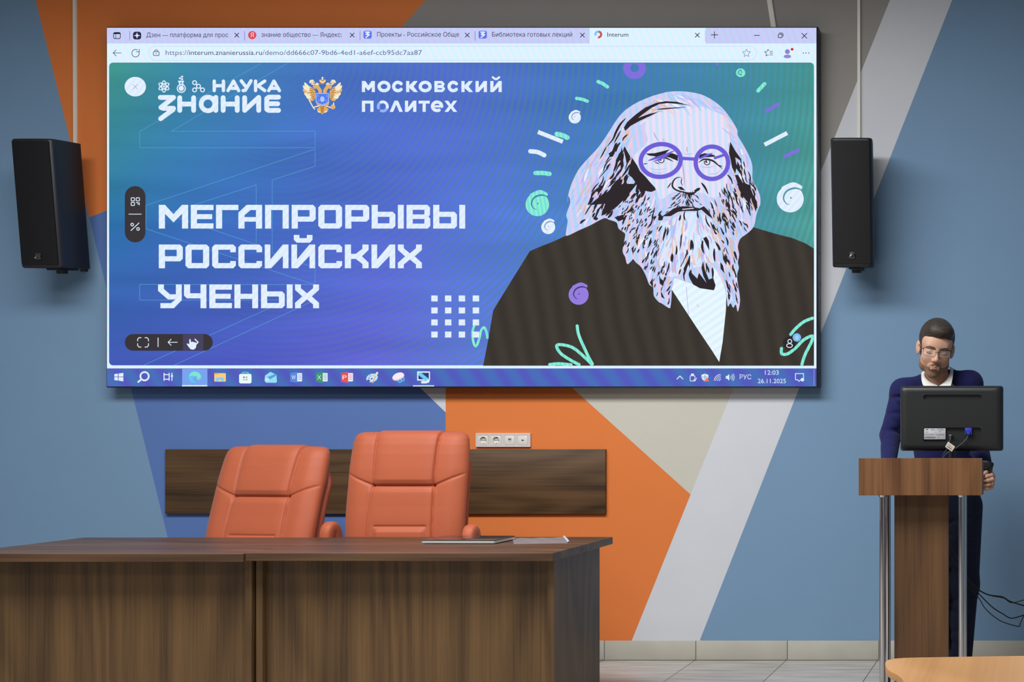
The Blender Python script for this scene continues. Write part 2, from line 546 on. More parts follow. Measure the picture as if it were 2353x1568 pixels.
# module seams and screws along the visible right edge
for k in range(12):
    z = a.z + (c.z - a.z) * (k + 0.5) / 12
    mb.lathe([(0.006, 0.0), (0.006, 0.0015)], n=10, axis='X', c=(c.x, DY + 0.05, z), mi=1)
frame = obj('frame', mb, [plain('display_frame', (34, 34, 44), 0.35, metal=0.2), M['black_plastic']], root_display, world=True)
mb = MB().box((a.x + .5, -0.0125, a.z + .5), (c.x - .5, -0.0005, c.z - .5))
obj('wall_bracket', mb, M['black_plastic'], root_display, world=True)

# moire-striped white used for the bright window areas (an LED wall never shows an even white)
def striped(name, ca, cb, scale, ang, light=False, dist=0.0, rings=None, k=1.0):
    m = bpy.data.materials.new(name); m.use_nodes = True
    nt = m.node_tree; nt.nodes.clear()
    e = N(nt, 'ShaderNodeEmission'); out = N(nt, 'ShaderNodeOutputMaterial'); e.inputs[1].default_value = k
    tc = N(nt, 'ShaderNodeTexCoord'); mp = N(nt, 'ShaderNodeMapping')
    mp.inputs['Rotation'].default_value = (0, math.radians(ang), 0)
    nt.links.new(tc.outputs['Object'], mp.inputs['Vector'])
    wv = N(nt, 'ShaderNodeTexWave', wave_type='BANDS', bands_direction='X')
    wv.inputs['Scale'].default_value = scale; wv.inputs['Distortion'].default_value = dist; wv.inputs['Detail'].default_value = 0
    nt.links.new(mp.outputs['Vector'], wv.inputs['Vector'])
    mx = N(nt, 'ShaderNodeMix', data_type='RGBA')
    mx.inputs['A'].default_value = (*lin(ca), 1); mx.inputs['B'].default_value = (*lin(cb), 1)
    nt.links.new(wv.outputs['Fac'], mx.inputs['Factor'])
    nt.links.new(mx.outputs['Result'], e.inputs[0]); nt.links.new(e.outputs[0], out.inputs[0])
    if not light:
        m.cycles.emission_sampling = 'NONE'
    return m
WHITE = striped('window_white', (232, 240, 255), (212, 246, 255), 9, 25, light=True)
TAB = striped('tab_strip', (206, 200, 246), (192, 212, 248), 9, 20)
TEXTW = striped('slide_white', (236, 240, 255), (214, 238, 253), 11, -40)
SKIN = striped('portrait_face', (244, 222, 246), (196, 228, 252), 9.5, 3)
HAIR = striped('portrait_hair', (224, 204, 240), (176, 214, 252), 8.5, 8)
SHIRT = striped('portrait_shirt', (238, 248, 255), (220, 243, 253), 9, -55)

# ---- browser window: white base, tab strip, address row, icons
w = Draw()
w.face([(246, 64), (1876, 64), (1876, 847), (246, 847)], WHITE, 0)
for x0, x1 in ((246, 1355), (1622, 1876)):
    w.face([(x0, 64), (x1, 64), (x1, 100), (x0, 100)], TAB, 1)
w.rrect(1620, 64, 1650, 100, 7, TAB, 1)
K = (34, 30, 52); K2 = (76, 66, 120)
def rr_outline(dr, x0, y0, x1, y1, r, wd, col, layer):
    pts = []
    for cx, cy, a in ((x1 - r, y1 - r, 0), (x0 + r, y1 - r, 90), (x0 + r, y0 + r, 180), (x1 - r, y0 + r, 270)):
        for k in range(5):
            t = math.radians(a + 22.5 * k)
            pts.append((cx + r * math.cos(t), cy + r * math.sin(t)))
    dr.stroke(pts + [pts[0]], wd, col, layer, cap=False)
rr_outline(w, 261.5, 75, 277, 89, 3, 1.6, K, 2)
w.stroke([(262, 77), (276.5, 77)], 3, K, 2); w.stroke([(266.5, 78), (266.5, 88)], 1.2, K, 2)
for x in (298.5, 562.5, 827.5, 1092):
    w.stroke([(x, 72), (x, 93)], 1.2, (128, 120, 190), 2)
w.rrect(306, 73, 325, 91, 6, (48, 44, 74), 2)
w.poly([(315.5, 75), (317.5, 80.5), (323, 82), (317.5, 83.5), (315.5, 89), (313.5, 83.5), (308, 82), (313.5, 80.5)], TEXTW, 3)
w.disc(580, 81, 9.5, (226, 74, 90), 2)
w.text('Я', 576.5, 583.5, 86, 10.5, TEXTW, 3)
def z_mark(dr, x, y, s, col, layer):
    dr.stroke([(x - s * .5, y - s * .62), (x + s * .5, y - s * .62), (x - s * .38, y - .02 * s), (x + s * .5, y + .06 * s), (x - s * .42, y + s * .8)], s * .34, col, layer)
for x in (845, 1109.5):
    w.rrect(x - 9.5, 71, x + 9.5, 89, 4, (100, 118, 236), 2)
    z_mark(w, x, 79.5, 8.5, TEXTW, 3)
w.ring(1375, 79.5, 6.6, 5, (200, 84, 92), 2, a0=-90, a1=110); w.ring(1375, 79.5, 6.6, 5, (120, 200, 250), 2, a0=150, a1=268)
w.ring(1375, 79.5, 6.6, 5, (250, 240, 250), 2, a0=112, a1=150)
w.text('Дзен — платформа для прос', 337, 525, 85.5, 10, K, 2, .007)
w.text('знание общество — Яндекс:', 601, 786, 85, 10, K, 2, .007)
w.text('Проекты - Российское Обще', 867, 1055, 84.5, 10, K, 2, .007)
w.text('Библиотека готовых лекций', 1131, 1315, 84.5, 10, K, 2, .007)
w.text('Interum', 1396, 1444, 84.5, 10, K, 2, .007)
for x in (544.5, 809.5, 1074, 1338.5, 1602.5, 1848.5):
    d = 4.6 if x < 1700 else 5.6
    yy = 81 if x < 1700 else 82.5
    w.stroke([(x - d, yy - d), (x + d, yy + d)], 1.7, K, 2); w.stroke([(x - d, yy + d), (x + d, yy - d)], 1.7, K, 2)
w.stroke([(1634.5, 80.5), (1649.5, 80.5)], 1.6, K, 2); w.stroke([(1642, 73), (1642, 88)], 1.6, K, 2)
w.stroke([(1733.5, 81.5), (1745, 81.5)], 1.6, K, 2)
rr_outline(w, 1788.5, 78.5, 1797, 87, 2, 1.6, K, 2); w.stroke([(1791, 76), (1797, 76), (1799.5, 78.5), (1799.5, 84)], 1.4, K, 2)
# toolbar
w.stroke([(260.5, 122), (278.5, 122)], 1.4, K2, 2); w.stroke([(267.5, 115), (260.5, 122), (267.5, 129)], 1.4, K2, 2)
w.ring(312, 122.5, 8.6, 1.5, K2, 2, a0=-20, a1=300); w.stroke([(320.5, 113.5), (320.5, 119.5), (314, 119.5)], 1.5, K2, 2)
for y in (106.5, 138.5):
    w.stroke([(358, y), (1722, y)], 0.8, (196, 206, 246), 1)
w.ring(358, 122.5, 16, 0.8, (196, 206, 246), 1, a0=90, a1=270); w.ring(1722, 122.5, 16, 0.8, (196, 206, 246), 1, a0=-90, a1=90)
rr_outline(w, 353, 119, 366, 128, 2, 1.5, K2, 2); w.ring(359.5, 118.5, 3.6, 1.5, K2, 2, a0=180, a1=360); w.disc(359.5, 123.5, 1.2, K2, 2, n=8)
w.text('https://', 381, 434.5, 126.5, 11, (110, 110, 160), 2); w.text('interum.znanierussia.ru', 435, 602.5, 126.5, 11, (62, 56, 92), 2)
w.text('/demo/dd666c07-9bd6-4ed1-a6ef-ccb95dc7aa87', 603.5, 970, 126.5, 11, (104, 104, 156), 2)
def star(dr, x, y, r, wd, col, layer):
    pts = []
    for k in range(11):
        a = -math.pi / 2 + math.pi * k / 5
        q = r if k % 2 == 0 else r * .48
        pts.append((x + q * math.cos(a), y + q * math.sin(a)))
    dr.stroke(pts, wd, col, layer)
star(w, 1715.5, 122.5, 9.5, 1.2, (130, 124, 190), 2)
star(w, 1765, 122, 8.5, 1.3, K2, 2)
w.face([(1766.5, 117), (1778, 117), (1778, 131), (1766.5, 131)], WHITE, 3)
for y in (118.5, 122.5, 126.5):
    w.stroke([(1769, y), (1775.5, y)], 1.3, K2, 4)
w.disc(1809.5, 119, 5.6, (142, 134, 208), 2); w.disc(1809.5, 130, 8.6, (150, 138, 206), 2, ry=4.2); w.disc(1820.3, 113.5, 3.2, (208, 40, 62), 3)
for x in (1846, 1852, 1858.5):
    w.disc(x, 122, 1.3, K, 2, n=8)
browser = w.build('browser_window', root_display)

# ---- taskbar
t = Draw()
TASK = striped('taskbar', (84, 92, 190), (74, 112, 186), 3.0, 35, light=True, dist=1.5)
t.face([(246, 847), (1876, 847), (1876, 888.5), (246, 888.5)], TASK, 1)
t.face([(419, 848), (477, 848), (477, 888), (419, 888)], (122, 164, 240), 2)
t.face([(419, 885.5), (477, 885.5), (477, 888.3), (419, 888.3)], TEXTW, 3)
T1 = tf(240, 840, .1615); T2 = tf(600, 840, .1742)
for q in ([(145, 125), (196, 118), (196, 160), (145, 160)], [(206, 116), (273, 107), (273, 160), (206, 160)],
          [(145, 168), (196, 168), (196, 217), (145, 210)], [(206, 168), (273, 168), (273, 227), (206, 218)]):
    t.face(T1(*q), TEXTW, 3)
t.ring(240 + .1615 * 575, 840 + .1615 * 155, 9.6, 3.8, TEXTW, 3); t.stroke(T1((530, 200), (485, 236)), 4, TEXTW, 3)
for q in ((852, 112, 852, 215), (925, 112, 925, 215), (852, 132, 925, 132), (852, 198, 925, 198), (964, 112, 964, 135), (964, 168, 964, 215)):
    t.stroke(T1(q[:2], q[2:]), 2.2, TEXTW, 3)
t.disc(240 + .1615 * 964, 840 + .1615 * 152, 2.6, TEXTW, 3)
ex, ey = 240 + .1615 * 1290, 840 + .1615 * 168
t.disc(ex, ey, 14.5, (96, 200, 240), 3, ry=13.5); t.poly([(ex + x, ey + y) for x, y in ((-3, -13), (6, -12), (13, -6), (14.5, 0), (9, 4.5), (2, 3.5), (0, -1), (-4, -4), (-13, -2), (-10, -9))], (132, 226, 210), 4)
t.poly([(ex + x, ey + y) for x, y in ((0, -1), (-5, 2), (-3, 9), (4, 13), (12, 8), (6, 6), (1, 3))], (122, 164, 240), 5)
t.disc(ex + 2, ey + 1, 3.4, (122, 164, 240), 5)
t.rrect(493, 858, 519.5, 877.5, 2, (250, 206, 128), 3); t.rrect(493, 857.5, 503, 861, 1, (236, 176, 92), 4); t.poly(T1((1590, 230), (1590, 185), (1605, 172), (1690, 172), (1703, 185), (1703, 230), (1668, 230), (1668, 205), (1630, 205), (1630, 230)), (140, 204, 244), 5)
t.rrect(550, 859.5, 578.5, 881.5, 4, (232, 250, 255), 3)
t.stroke(T1((1965, 122), (1970, 100), (2045, 100), (2052, 122)), 2.4, (110, 190, 232), 3)
for x, y, cc in ((1989, 170, (220, 60, 84)), (2026, 170, (110, 190, 130)), (1989, 204, (120, 196, 246)), (2026, 204, (236, 146, 100))):
    t.rrect(240 + .1615 * x - 1.8, 840 + .1615 * y - 1.8, 240 + .1615 * x + 1.8, 840 + .1615 * y + 1.8, .4, cc, 4)
t.poly(T2((55, 135), (125, 86), (205, 125), (212, 215), (200, 230), (70, 230), (48, 205)), (150, 222, 246), 3)
t.poly(T2((75, 160), (190, 115), (205, 135), (120, 185)), (84, 160, 220), 4); t.ring(600 + .1742 * 86, 840 + .1742 * 185, 3, 2, TEXTW, 5)
for x0, cc, ch in ((388, (90, 140, 220), 'W'), (725, (66, 152, 112), 'X'), (1060, (236, 84, 84), 'P')):
    t.rrect(600 + .1742 * (x0 + 85), 840 + .1742 * 102, 600 + .1742 * (x0 + 155), 840 + .1742 * 212, 1.5, (238, 240, 255), 3)
    for yy in (125, 145, 165, 185):
        t.stroke(T2((x0 + 105, yy), (x0 + 145, yy)), 1.1, cc, 4)
    t.poly(T2((x0, 102), (x0 + 92, 88), (x0 + 92, 230), (x0, 215)), cc, 4)
    t.text(ch, 600 + .1742 * (x0 + 18), 600 + .1742 * (x0 + 72), 840 + .1742 * 186, 9.5, TEXTW, 5)
t.disc(600 + .1742 * 1466, 840 + .1742 * 166, 13.5, (196, 226, 250), 3, ry=9.5, rot=-.3); t.disc(600 + .1742 * 1420, 840 + .1742 * 205, 3.4, TASK, 4)
for x, y, cc in ((1425, 168, (206, 110, 150)), (1440, 140, (120, 170, 230)), (1480, 134, (230, 190, 120)), (1462, 176, (60, 70, 120))):
    t.disc(600 + .1742 * x, 840 + .1742 * y, 1.8, cc, 4, n=10)
t.stroke(T2((1475, 232), (1520, 130)), 2.0, (240, 160, 110), 5); t.stroke(T2((1520, 125), (1535, 100)), 5, (232, 226, 200), 5)
t.disc(600 + .1742 * 1812, 840 + .1742 * 150, 14.5, (246, 190, 216), 3, ry=8.6, rot=-.35); t.disc(600 + .1742 * 1812, 840 + .1742 * 140, 13.2, (246, 236, 250), 4, ry=7.2, rot=-.35)
t.ring(600 + .1742 * 1835, 840 + .1742 * 205, 3.4, 2, (110, 200, 240), 5); t.ring(600 + .1742 * 1872, 840 + .1742 * 186, 3.4, 2, (110, 200, 240), 5)
t.rrect(959, 854, 988.5, 875, 1, TEXTW, 3); t.rrect(962, 857, 986, 872, .5, (44, 62, 120), 4); t.stroke(T2((2100, 115), (2200, 195)), 8, (110, 206, 240), 5)
t.rrect(968, 876, 982, 881.5, 2, TEXTW, 3); t.disc(984, 876.5, 3.6, (232, 240, 255), 6)
t.face([(949.5, 886), (998, 886), (998, 888.4), (949.5, 888.4)], TEXTW, 3)
# tray
c1 = lambda *p: zC(*p)
t.stroke(c1((738, 1475), (760, 1452), (782, 1475)), 2, TEXTW, 3)
rr_outline(t, 1586, 864, 1597, 876, 1.5, 1.5, TEXTW, 3); t.rrect(1588, 859, 1595, 864, .5, TEXTW, 3); t.stroke([(1594, 873), (1597, 876), (1601, 869)], 1.6, TEXTW, 4)
t.poly([(1612, 862), (1620, 859), (1628, 862), (1628, 868), (1624, 874), (1620, 877), (1615, 873), (1612, 868)], TEXTW, 3); t.stroke([(1620, 860), (1620, 876)], 1, (100, 90, 170), 4); t.stroke([(1613, 867), (1627, 867)], 1, (100, 90, 170), 4)
t.poly([(1619, 877), (1624.5, 867.5), (1630, 877)], (236, 120, 96), 5)
for r in (4, 8, 12, 15.5):
    t.ring(1657, 876, r, 1.3, TEXTW, 3, a0=185, a1=265, n=10)
t.poly([(1668, 864.5), (1671, 864.5), (1676, 860), (1676, 875), (1671, 870.5), (1668, 870.5)], TEXTW, 3)
for r in (4, 7.5, 11):
    t.ring(1676.5, 867.5, r, 1.3, TEXTW, 3, a0=-45, a1=45, n=8)
t.text('РУС', 1700, 1726.5, 872, 10.5, TEXTW, 3)
t.text('12:03', 1758, 1789.5, 861.5, 10, TEXTW, 3)
t.text('26.11.2025', 1741.5, 1806, 881, 10, TEXTW, 3)
t.stroke([(1828, 859), (1846.5, 859), (1846.5, 873), (1840, 873), (1836, 877), (1833, 873), (1828, 873), (1828, 859)], 1.7, TEXTW, 3); t.disc(1844, 873, 4, TEXTW, 4)
t.stroke([(1870.5, 849), (1870.5, 887)], 0.8, (190, 190, 240), 3)
t.build('taskbar', root_display)

# ---- slide
m = bpy.data.materials.new('slide_background'); m.use_nodes = True
nt = m.node_tree; nt.nodes.clear()
e = N(nt, 'ShaderNodeEmission'); out = N(nt, 'ShaderNodeOutputMaterial')
tc = N(nt, 'ShaderNodeTexCoord'); sx = N(nt, 'ShaderNodeSeparateXYZ')
nt.links.new(tc.outputs['Object'], sx.inputs[0])
ux = N(nt, 'ShaderNodeMapRange'); ux.inputs['From Min'].default_value = P2(251, 0).x - root_display.location.x; ux.inputs['From Max'].default_value = P2(1870, 0).x - root_display.location.x
uz = N(nt, 'ShaderNodeMapRange'); uz.inputs['From Min'].default_value = P2(0, 840).z - root_display.location.z; uz.inputs['From Max'].default_value = P2(0, 144).z - root_display.location.z
nt.links.new(sx.outputs['X'], ux.inputs['Value']); nt.links.new(sx.outputs['Z'], uz.inputs['Value'])
# wavy ribbons shift the gradient a little, like the layered waves printed on the slide
nmap = N(nt, 'ShaderNodeMapping'); nmap.inputs['Scale'].default_value = (0.55, 1, 4.2); nmap.inputs['Rotation'].default_value = (0, .12, 0)
nt.links.new(tc.outputs['Object'], nmap.inputs['Vector'])
rib = N(nt, 'ShaderNodeTexNoise'); rib.inputs['Scale'].default_value = 1.5; rib.inputs['Detail'].default_value = 1.5
nt.links.new(nmap.outputs['Vector'], rib.inputs['Vector'])
def ramp(stops):
    r = N(nt, 'ShaderNodeValToRGB')
    el = r.color_ramp.elements
    el[0].position, el[0].color = stops[0][0], (*lin(stops[0][1]), 1)
    el[1].position, el[1].color = stops[-1][0], (*lin(stops[-1][1]), 1)
    for p, cc in stops[1:-1]:
        q = el.new(p); q.color = (*lin(cc), 1)
    nt.links.new(ux.outputs['Result'], r.inputs['Fac'])
    return r
rt = ramp([(0, (66, 152, 140)), (.1, (62, 140, 168)), (.3, (70, 112, 198)), (.5, (84, 104, 214)), (.7, (66, 118, 206)), (1, (66, 148, 150))])
rm = ramp([(0, (46, 114, 172)), (.22, (66, 108, 198)), (.42, (92, 108, 226)), (.56, (90, 124, 234)), (.66, (78, 130, 220)), (.9, (66, 146, 176)), (1, (82, 164, 160))])
rb = ramp([(0, (68, 92, 184)), (.2, (80, 88, 194)), (.38, (104, 100, 222)), (.52, (100, 122, 230)), (.7, (84, 136, 214)), (1, (88, 168, 168))])
f1 = N(nt, 'ShaderNodeMapRange'); f1.inputs['From Min'].default_value = 0.45; f1.inputs['From Max'].default_value = 1.0
f2 = N(nt, 'ShaderNodeMapRange'); f2.inputs['From Min'].default_value = 0.0; f2.inputs['From Max'].default_value = 0.5
nt.links.new(uz.outputs['Result'], f1.inputs['Value']); nt.links.new(uz.outputs['Result'], f2.inputs['Value'])
m1 = N(nt, 'ShaderNodeMix', data_type='RGBA'); m2 = N(nt, 'ShaderNodeMix', data_type='RGBA')
nt.links.new(f2.outputs['Result'], m1.inputs['Factor']); nt.links.new(rb.outputs['Color'], m1.inputs['A']); nt.links.new(rm.outputs['Color'], m1.inputs['B'])
nt.links.new(f1.outputs['Result'], m2.inputs['Factor']); nt.links.new(m1.outputs['Result'], m2.inputs['A']); nt.links.new(rt.outputs['Color'], m2.inputs['B'])
mr = N(nt, 'ShaderNodeMapRange'); mr.inputs['From Min'].default_value = .3; mr.inputs['From Max'].default_value = .7; mr.inputs['To Min'].default_value = .86; mr.inputs['To Max'].default_value = 1.1
nt.links.new(rib.outputs['Fac'], mr.inputs['Value'])
vm = N(nt, 'ShaderNodeVectorMath', operation='SCALE')
nt.links.new(m2.outputs['Result'], vm.inputs[0]); nt.links.new(mr.outputs['Result'], vm.inputs['Scale'])
# fine interference bands of the LED wall: concentric about a point low on the right of the slide
cm = N(nt, 'ShaderNodeMapping')
c0 = P2(640, 120) - root_display.location
cm.inputs['Location'].default_value = (-c0.x, 0, -c0.z)
nt.links.new(tc.outputs['Object'], cm.inputs['Vector'])
wv = N(nt, 'ShaderNodeTexWave', wave_type='RINGS', rings_direction='Y'); wv.inputs['Scale'].default_value = 9.5; wv.inputs['Distortion'].default_value = 0.6; wv.inputs['Detail'].default_value = 0; wv.inputs['Detail Scale'].default_value = 0.4
nt.links.new(cm.outputs['Vector'], wv.inputs['Vector'])
amp = N(nt, 'ShaderNodeMapRange'); amp.inputs['From Min'].default_value = 0.12; amp.inputs['From Max'].default_value = 0.6; amp.inputs['To Min'].default_value = 0.0; amp.inputs['To Max'].default_value = 0.5
nt.links.new(ux.outputs['Result'], amp.inputs['Value'])
am = N(nt, 'ShaderNodeMath', operation='MULTIPLY'); nt.links.new(wv.outputs['Fac'], am.inputs[0]); nt.links.new(amp.outputs['Result'], am.inputs[1])
m3 = N(nt, 'ShaderNodeMix', data_type='RGBA'); m3.inputs['B'].default_value = (*lin((78, 136, 118)), 1)
nt.links.new(am.outputs[0], m3.inputs['Factor']); nt.links.new(vm.outputs[0], m3.inputs['A'])
nt.links.new(m3.outputs['Result'], e.inputs[0]); nt.links.new(e.outputs[0], out.inputs[0])
s = Draw()
s.rrect(251, 144, 1870.5, 840, 9, m, 1)
slide = s.build('slide', root_display)

# outline figures behind the text
s = Draw()
LN = (88, 158, 212)
def outline(pts, closed=False):
    pts = list(pts) + ([pts[0]] if closed else [])
    s.stroke(pts, 1.1, LN, 2, cap=False)
outline([(600, 146), (321.5, 302), (321.5, 339.5), (724.5, 339.5), (724.5, 302), (394, 302), (660, 146)])
outline([(724.5, 343), (336, 472), (336, 526), (724.5, 655), (724.5, 616), (626, 582), (626, 414), (724.5, 382), (724.5, 343)])
outline([(589, 425), (395, 488), (395, 496), (589, 562)], True)
outline([(724.5, 654), (321.5, 654), (321.5, 690), (640, 690)])
outline([(724.5, 690), (400, 840)]); outline([(660, 690), (330, 840)])
s.build('outline_figures', slide, 'thin pale outline figures behind the heading')

# heading, squared techno letters (unit box 178 x 178 of the traced crop)
def glyph(ch):
    B, Hh = 46, 39      # stem and bar
    w0 = 178
    R = lambda x0, y0, x1, y1: [(x0, y0), (x1, y0), (x1, y1), (x0, y1)]
    c = 20
    def barc(x0, y0, x1, y1, cut):   # bar with cut corners given as a set of 'tl','tr','bl','br'
        p = []
        p += [(x0, y0 + c), (x0 + c, y0)] if 'tl' in cut else [(x0, y0)]
        p += [(x1 - c, y0), (x1, y0 + c)] if 'tr' in cut else [(x1, y0)]
        p += [(x1, y1 - c), (x1 - c, y1)] if 'br' in cut else [(x1, y1)]
        p += [(x0 + c, y1), (x0, y1 - c)] if 'bl' in cut else [(x0, y1)]
        return p
    T = 178
    if ch == 'М': return 220, [R(0, 0, B, T), R(174, 0, 220, T), [(0, 0), (46, 0), (110, 70), (174, 0), (220, 0), (220, 20), (110, 132), (0, 20)]]
    if ch == 'Е': return 170, [R(0, 0, B, T), R(0, 0, 170, Hh), R(0, 70, 160, 107), R(0, T - Hh, 170, T)]
    if ch == 'Г': return 168, [R(0, 0, B, T), R(0, 0, 168, Hh)]
    if ch == 'А': return 178, [[(0, 58), (62, 0), (92, Hh), (B, 78), (B, T), (0, T)], R(62, 0, 178, Hh), R(132, 0, 178, T), R(0, 92, 178, 126)]
    if ch == 'П': return 178, [R(0, 0, B, T), R(132, 0, 178, T), R(0, 0, 178, Hh)]
    if ch == 'Р': return 180, [R(0, 0, B, T), barc(0, 0, 180, Hh, ('tr',)), [(134, 20), (180, 20), (180, 104), (134, 104)], barc(0, 88, 180, 126, ('br',))]
    if ch == 'О': return 178, [R(0, 20, B, T - 20), R(132, 20, 178, T - 20), barc(0, 0, 178, Hh, ('tl', 'tr')), barc(0, T - Hh, 178, T, ('bl', 'br'))]
    if ch == 'С': return 178, [R(0, 20, B, T - 20), barc(0, 0, 178, Hh, ('tl', 'tr')), barc(0, T - Hh, 178, T, ('bl', 'br')), R(136, 20, 178, 58), R(136, 124, 178, T - 20)]
    if ch == 'Ь': return 178, [R(0, 0, B, T), barc(0, 52, 178, 90, ('tr',)), R(134, 72, 178, T - 20), barc(0, T - Hh, 178, T, ('br',))]
    if ch == 'І': return 44, [R(0, 0, 44, T)]
    if ch == 'В': return 178, [R(0, 0, B, T), barc(0, 0, 176, 37, ('tr',)), [(134, 20), (176, 20), (176, 74), (166, 88), (134, 88)], R(0, 72, 160, 106), [(134, 90), (166, 90), (178, 104), (178, T - 20), (134, T - 20)], barc(0, T - 37, 178, T, ('br',))]
    if ch in 'ИЙ':
        g = [R(0, 0, 42, T), R(136, 0, 178, T), [(0, T), (0, T - 30), (130, 0), (178, 0), (178, 40), (50, T)][0:0] or [(0, T - 52), (42, T - 66), (136, 0), (178, 0), (178, 40), (48, T), (0, T)]]
        if ch == 'Й':
            g += [[(18, -72), (60, -72), (60, -48), (116, -48), (116, -72), (158, -72), (158, -36), (138, -14), (40, -14), (18, -36)]]
        return 178, g
    if ch == 'К': return 178, [R(0, 0, B, T), R(0, 70, 80, 108), [(132, 0), (178, 0), (178, 40), (128, 88), (178, 136), (178, T), (132, T), (132, 146), (72, 100), (72, 78), (132, 32)]]
    if ch == 'Х': return 180, [[(0, 0), (44, 0), (44, 28), (90, 66), (136, 28), (136, 0), (180, 0), (180, 40), (126, 89), (180, 138), (180, T), (136, T), (136, 150), (90, 112), (44, 150), (44, T), (0, T), (0, 138), (54, 89), (0, 40)]]
    if ch == 'У': return 178, [[(0, 0), (44, 0), (44, 34), (90, 74), (134, 74), (134, 0), (178, 0), (178, 118), (120, T), (18, T), (18, T - 38), (96, T - 38), (132, 112), (74, 112), (0, 48)]]
    if ch == 'Ч': return 168, [R(124, 0, 168, T), [(0, 0), (46, 0), (46, 66), (168, 66), (168, 104), (22, 104), (0, 84)]]
    if ch == 'Н': return 178, [R(0, 0, B, T), R(134, 0, 178, T), R(0, 70, 178, 108)]
    return 100, []
lines = [(167, [('М', 443), ('Е', 683), ('Г', 872), ('А', 1040), ('П', 1240), ('Р', 1440), ('О', 1640), ('Р', 1842), ('Ь', 2040), ('І', 2237), ('В', 2302), ('Ь', 2502), ('І', 2698)]),
         (465, [('Р', 443), ('О', 643), ('С', 843), ('С', 1040), ('И', 1238), ('Й', 1438), ('С', 1640), ('К', 1839), ('И', 2039), ('Х', 2237)]),
         (765, [('У', 437), ('Ч', 632), ('Е', 822), ('Н', 1010), ('Ь', 1210), ('І', 1403), ('Х', 1465)])]
for (y0, chars), words in zip(lines, ('top', 'middle', 'bottom')):
    hd = Draw()
    for ch, x in chars:
        for p in glyph(ch)[1]:
            hd.face(zE(*[(x + a, y0 + b) for a, b in p]), TEXTW, 3)
    hd.build('heading_line', slide, words + ' line of the white squared heading lettering')

# logos
lg = Draw()
LW = lambda *p: tf(350, 165, .13175)(*p)
st = lambda wd, *p: lg.stroke(LW(*p), wd * .13175, TEXTW, 3)
x = LW
for seg in ([(1085, 165), (1085, 330)], [(1245, 165), (1245, 330)], [(1085, 245), (1245, 245)],
            [(1325, 330), (1420, 165), (1510, 330)], [(1370, 290), (1470, 290)],
            [(1555, 160), (1645, 275)], [(1725, 160), (1650, 285), (1625, 325), (1590, 330)],
            [(1805, 165), (1805, 330)], [(1965, 165), (1845, 245), (1805, 245)], [(1845, 245), (1965, 330)],
            [(2035, 330), (2125, 165), (2220, 330)], [(2080, 290), (2170, 290)]):
    st(58, *seg)
for seg in ([(145, 450), (375, 450), (155, 625), (200, 640), (375, 640), (360, 665), (150, 820)],
            [(483, 455), (483, 675)], [(725, 455), (725, 675)], [(483, 565), (725, 565)],
            [(1112, 450), (1112, 675)], [(1240, 455), (1240, 675)], [(1485, 455), (1485, 675)], [(1240, 565), (1485, 565)],
            [(1615, 455), (1615, 675), (1860, 450), (1860, 675)],
            [(2205, 445), (2035, 445), (2000, 470), (2000, 655), (2030, 675), (2205, 675)], [(2000, 560), (2190, 560)]):
    st(84, *seg)
cx, cy = LW((975, 563))[0]
lg.ring(cx, cy, 15.6, 10.8, TEXTW, 3, n=40)
ax, ay = LW((207, 258))[0]
for a in (0, 60, 120):
    lg.ring(ax, ay, 13, 2.2, TEXTW, 3, ry=5, rot=math.radians(a + 90))
lg.disc(ax, ay, 2.6, TEXTW, 3)
fx, fy = LW((510, 292))[0]
lg.ring(fx, fy, 9.2, 2.4, TEXTW, 3); lg.disc(fx, fy, 6, TEXTW, 3)
st(26, (482, 175), (482, 235)); st(26, (532, 175), (532, 235)); st(26, (465, 170), (545, 170))
for q in ((487, 115), (524, 88), (524, 132)):
    lg.disc(*LW(q)[0], 2.4, TEXTW, 3, n=12)
for q in ((742, 192), (810, 255), (742, 318), (880, 318)):
    lg.ring(*LW(q)[0], 4.4, 2.4, TEXTW, 3)
st(20, (770, 215), (785, 232)); st(20, (782, 282), (765, 298)); st(20, (838, 280), (855, 297))
lg.build('emblem_lettering', slide, 'rounded white lettering with three little science icons')

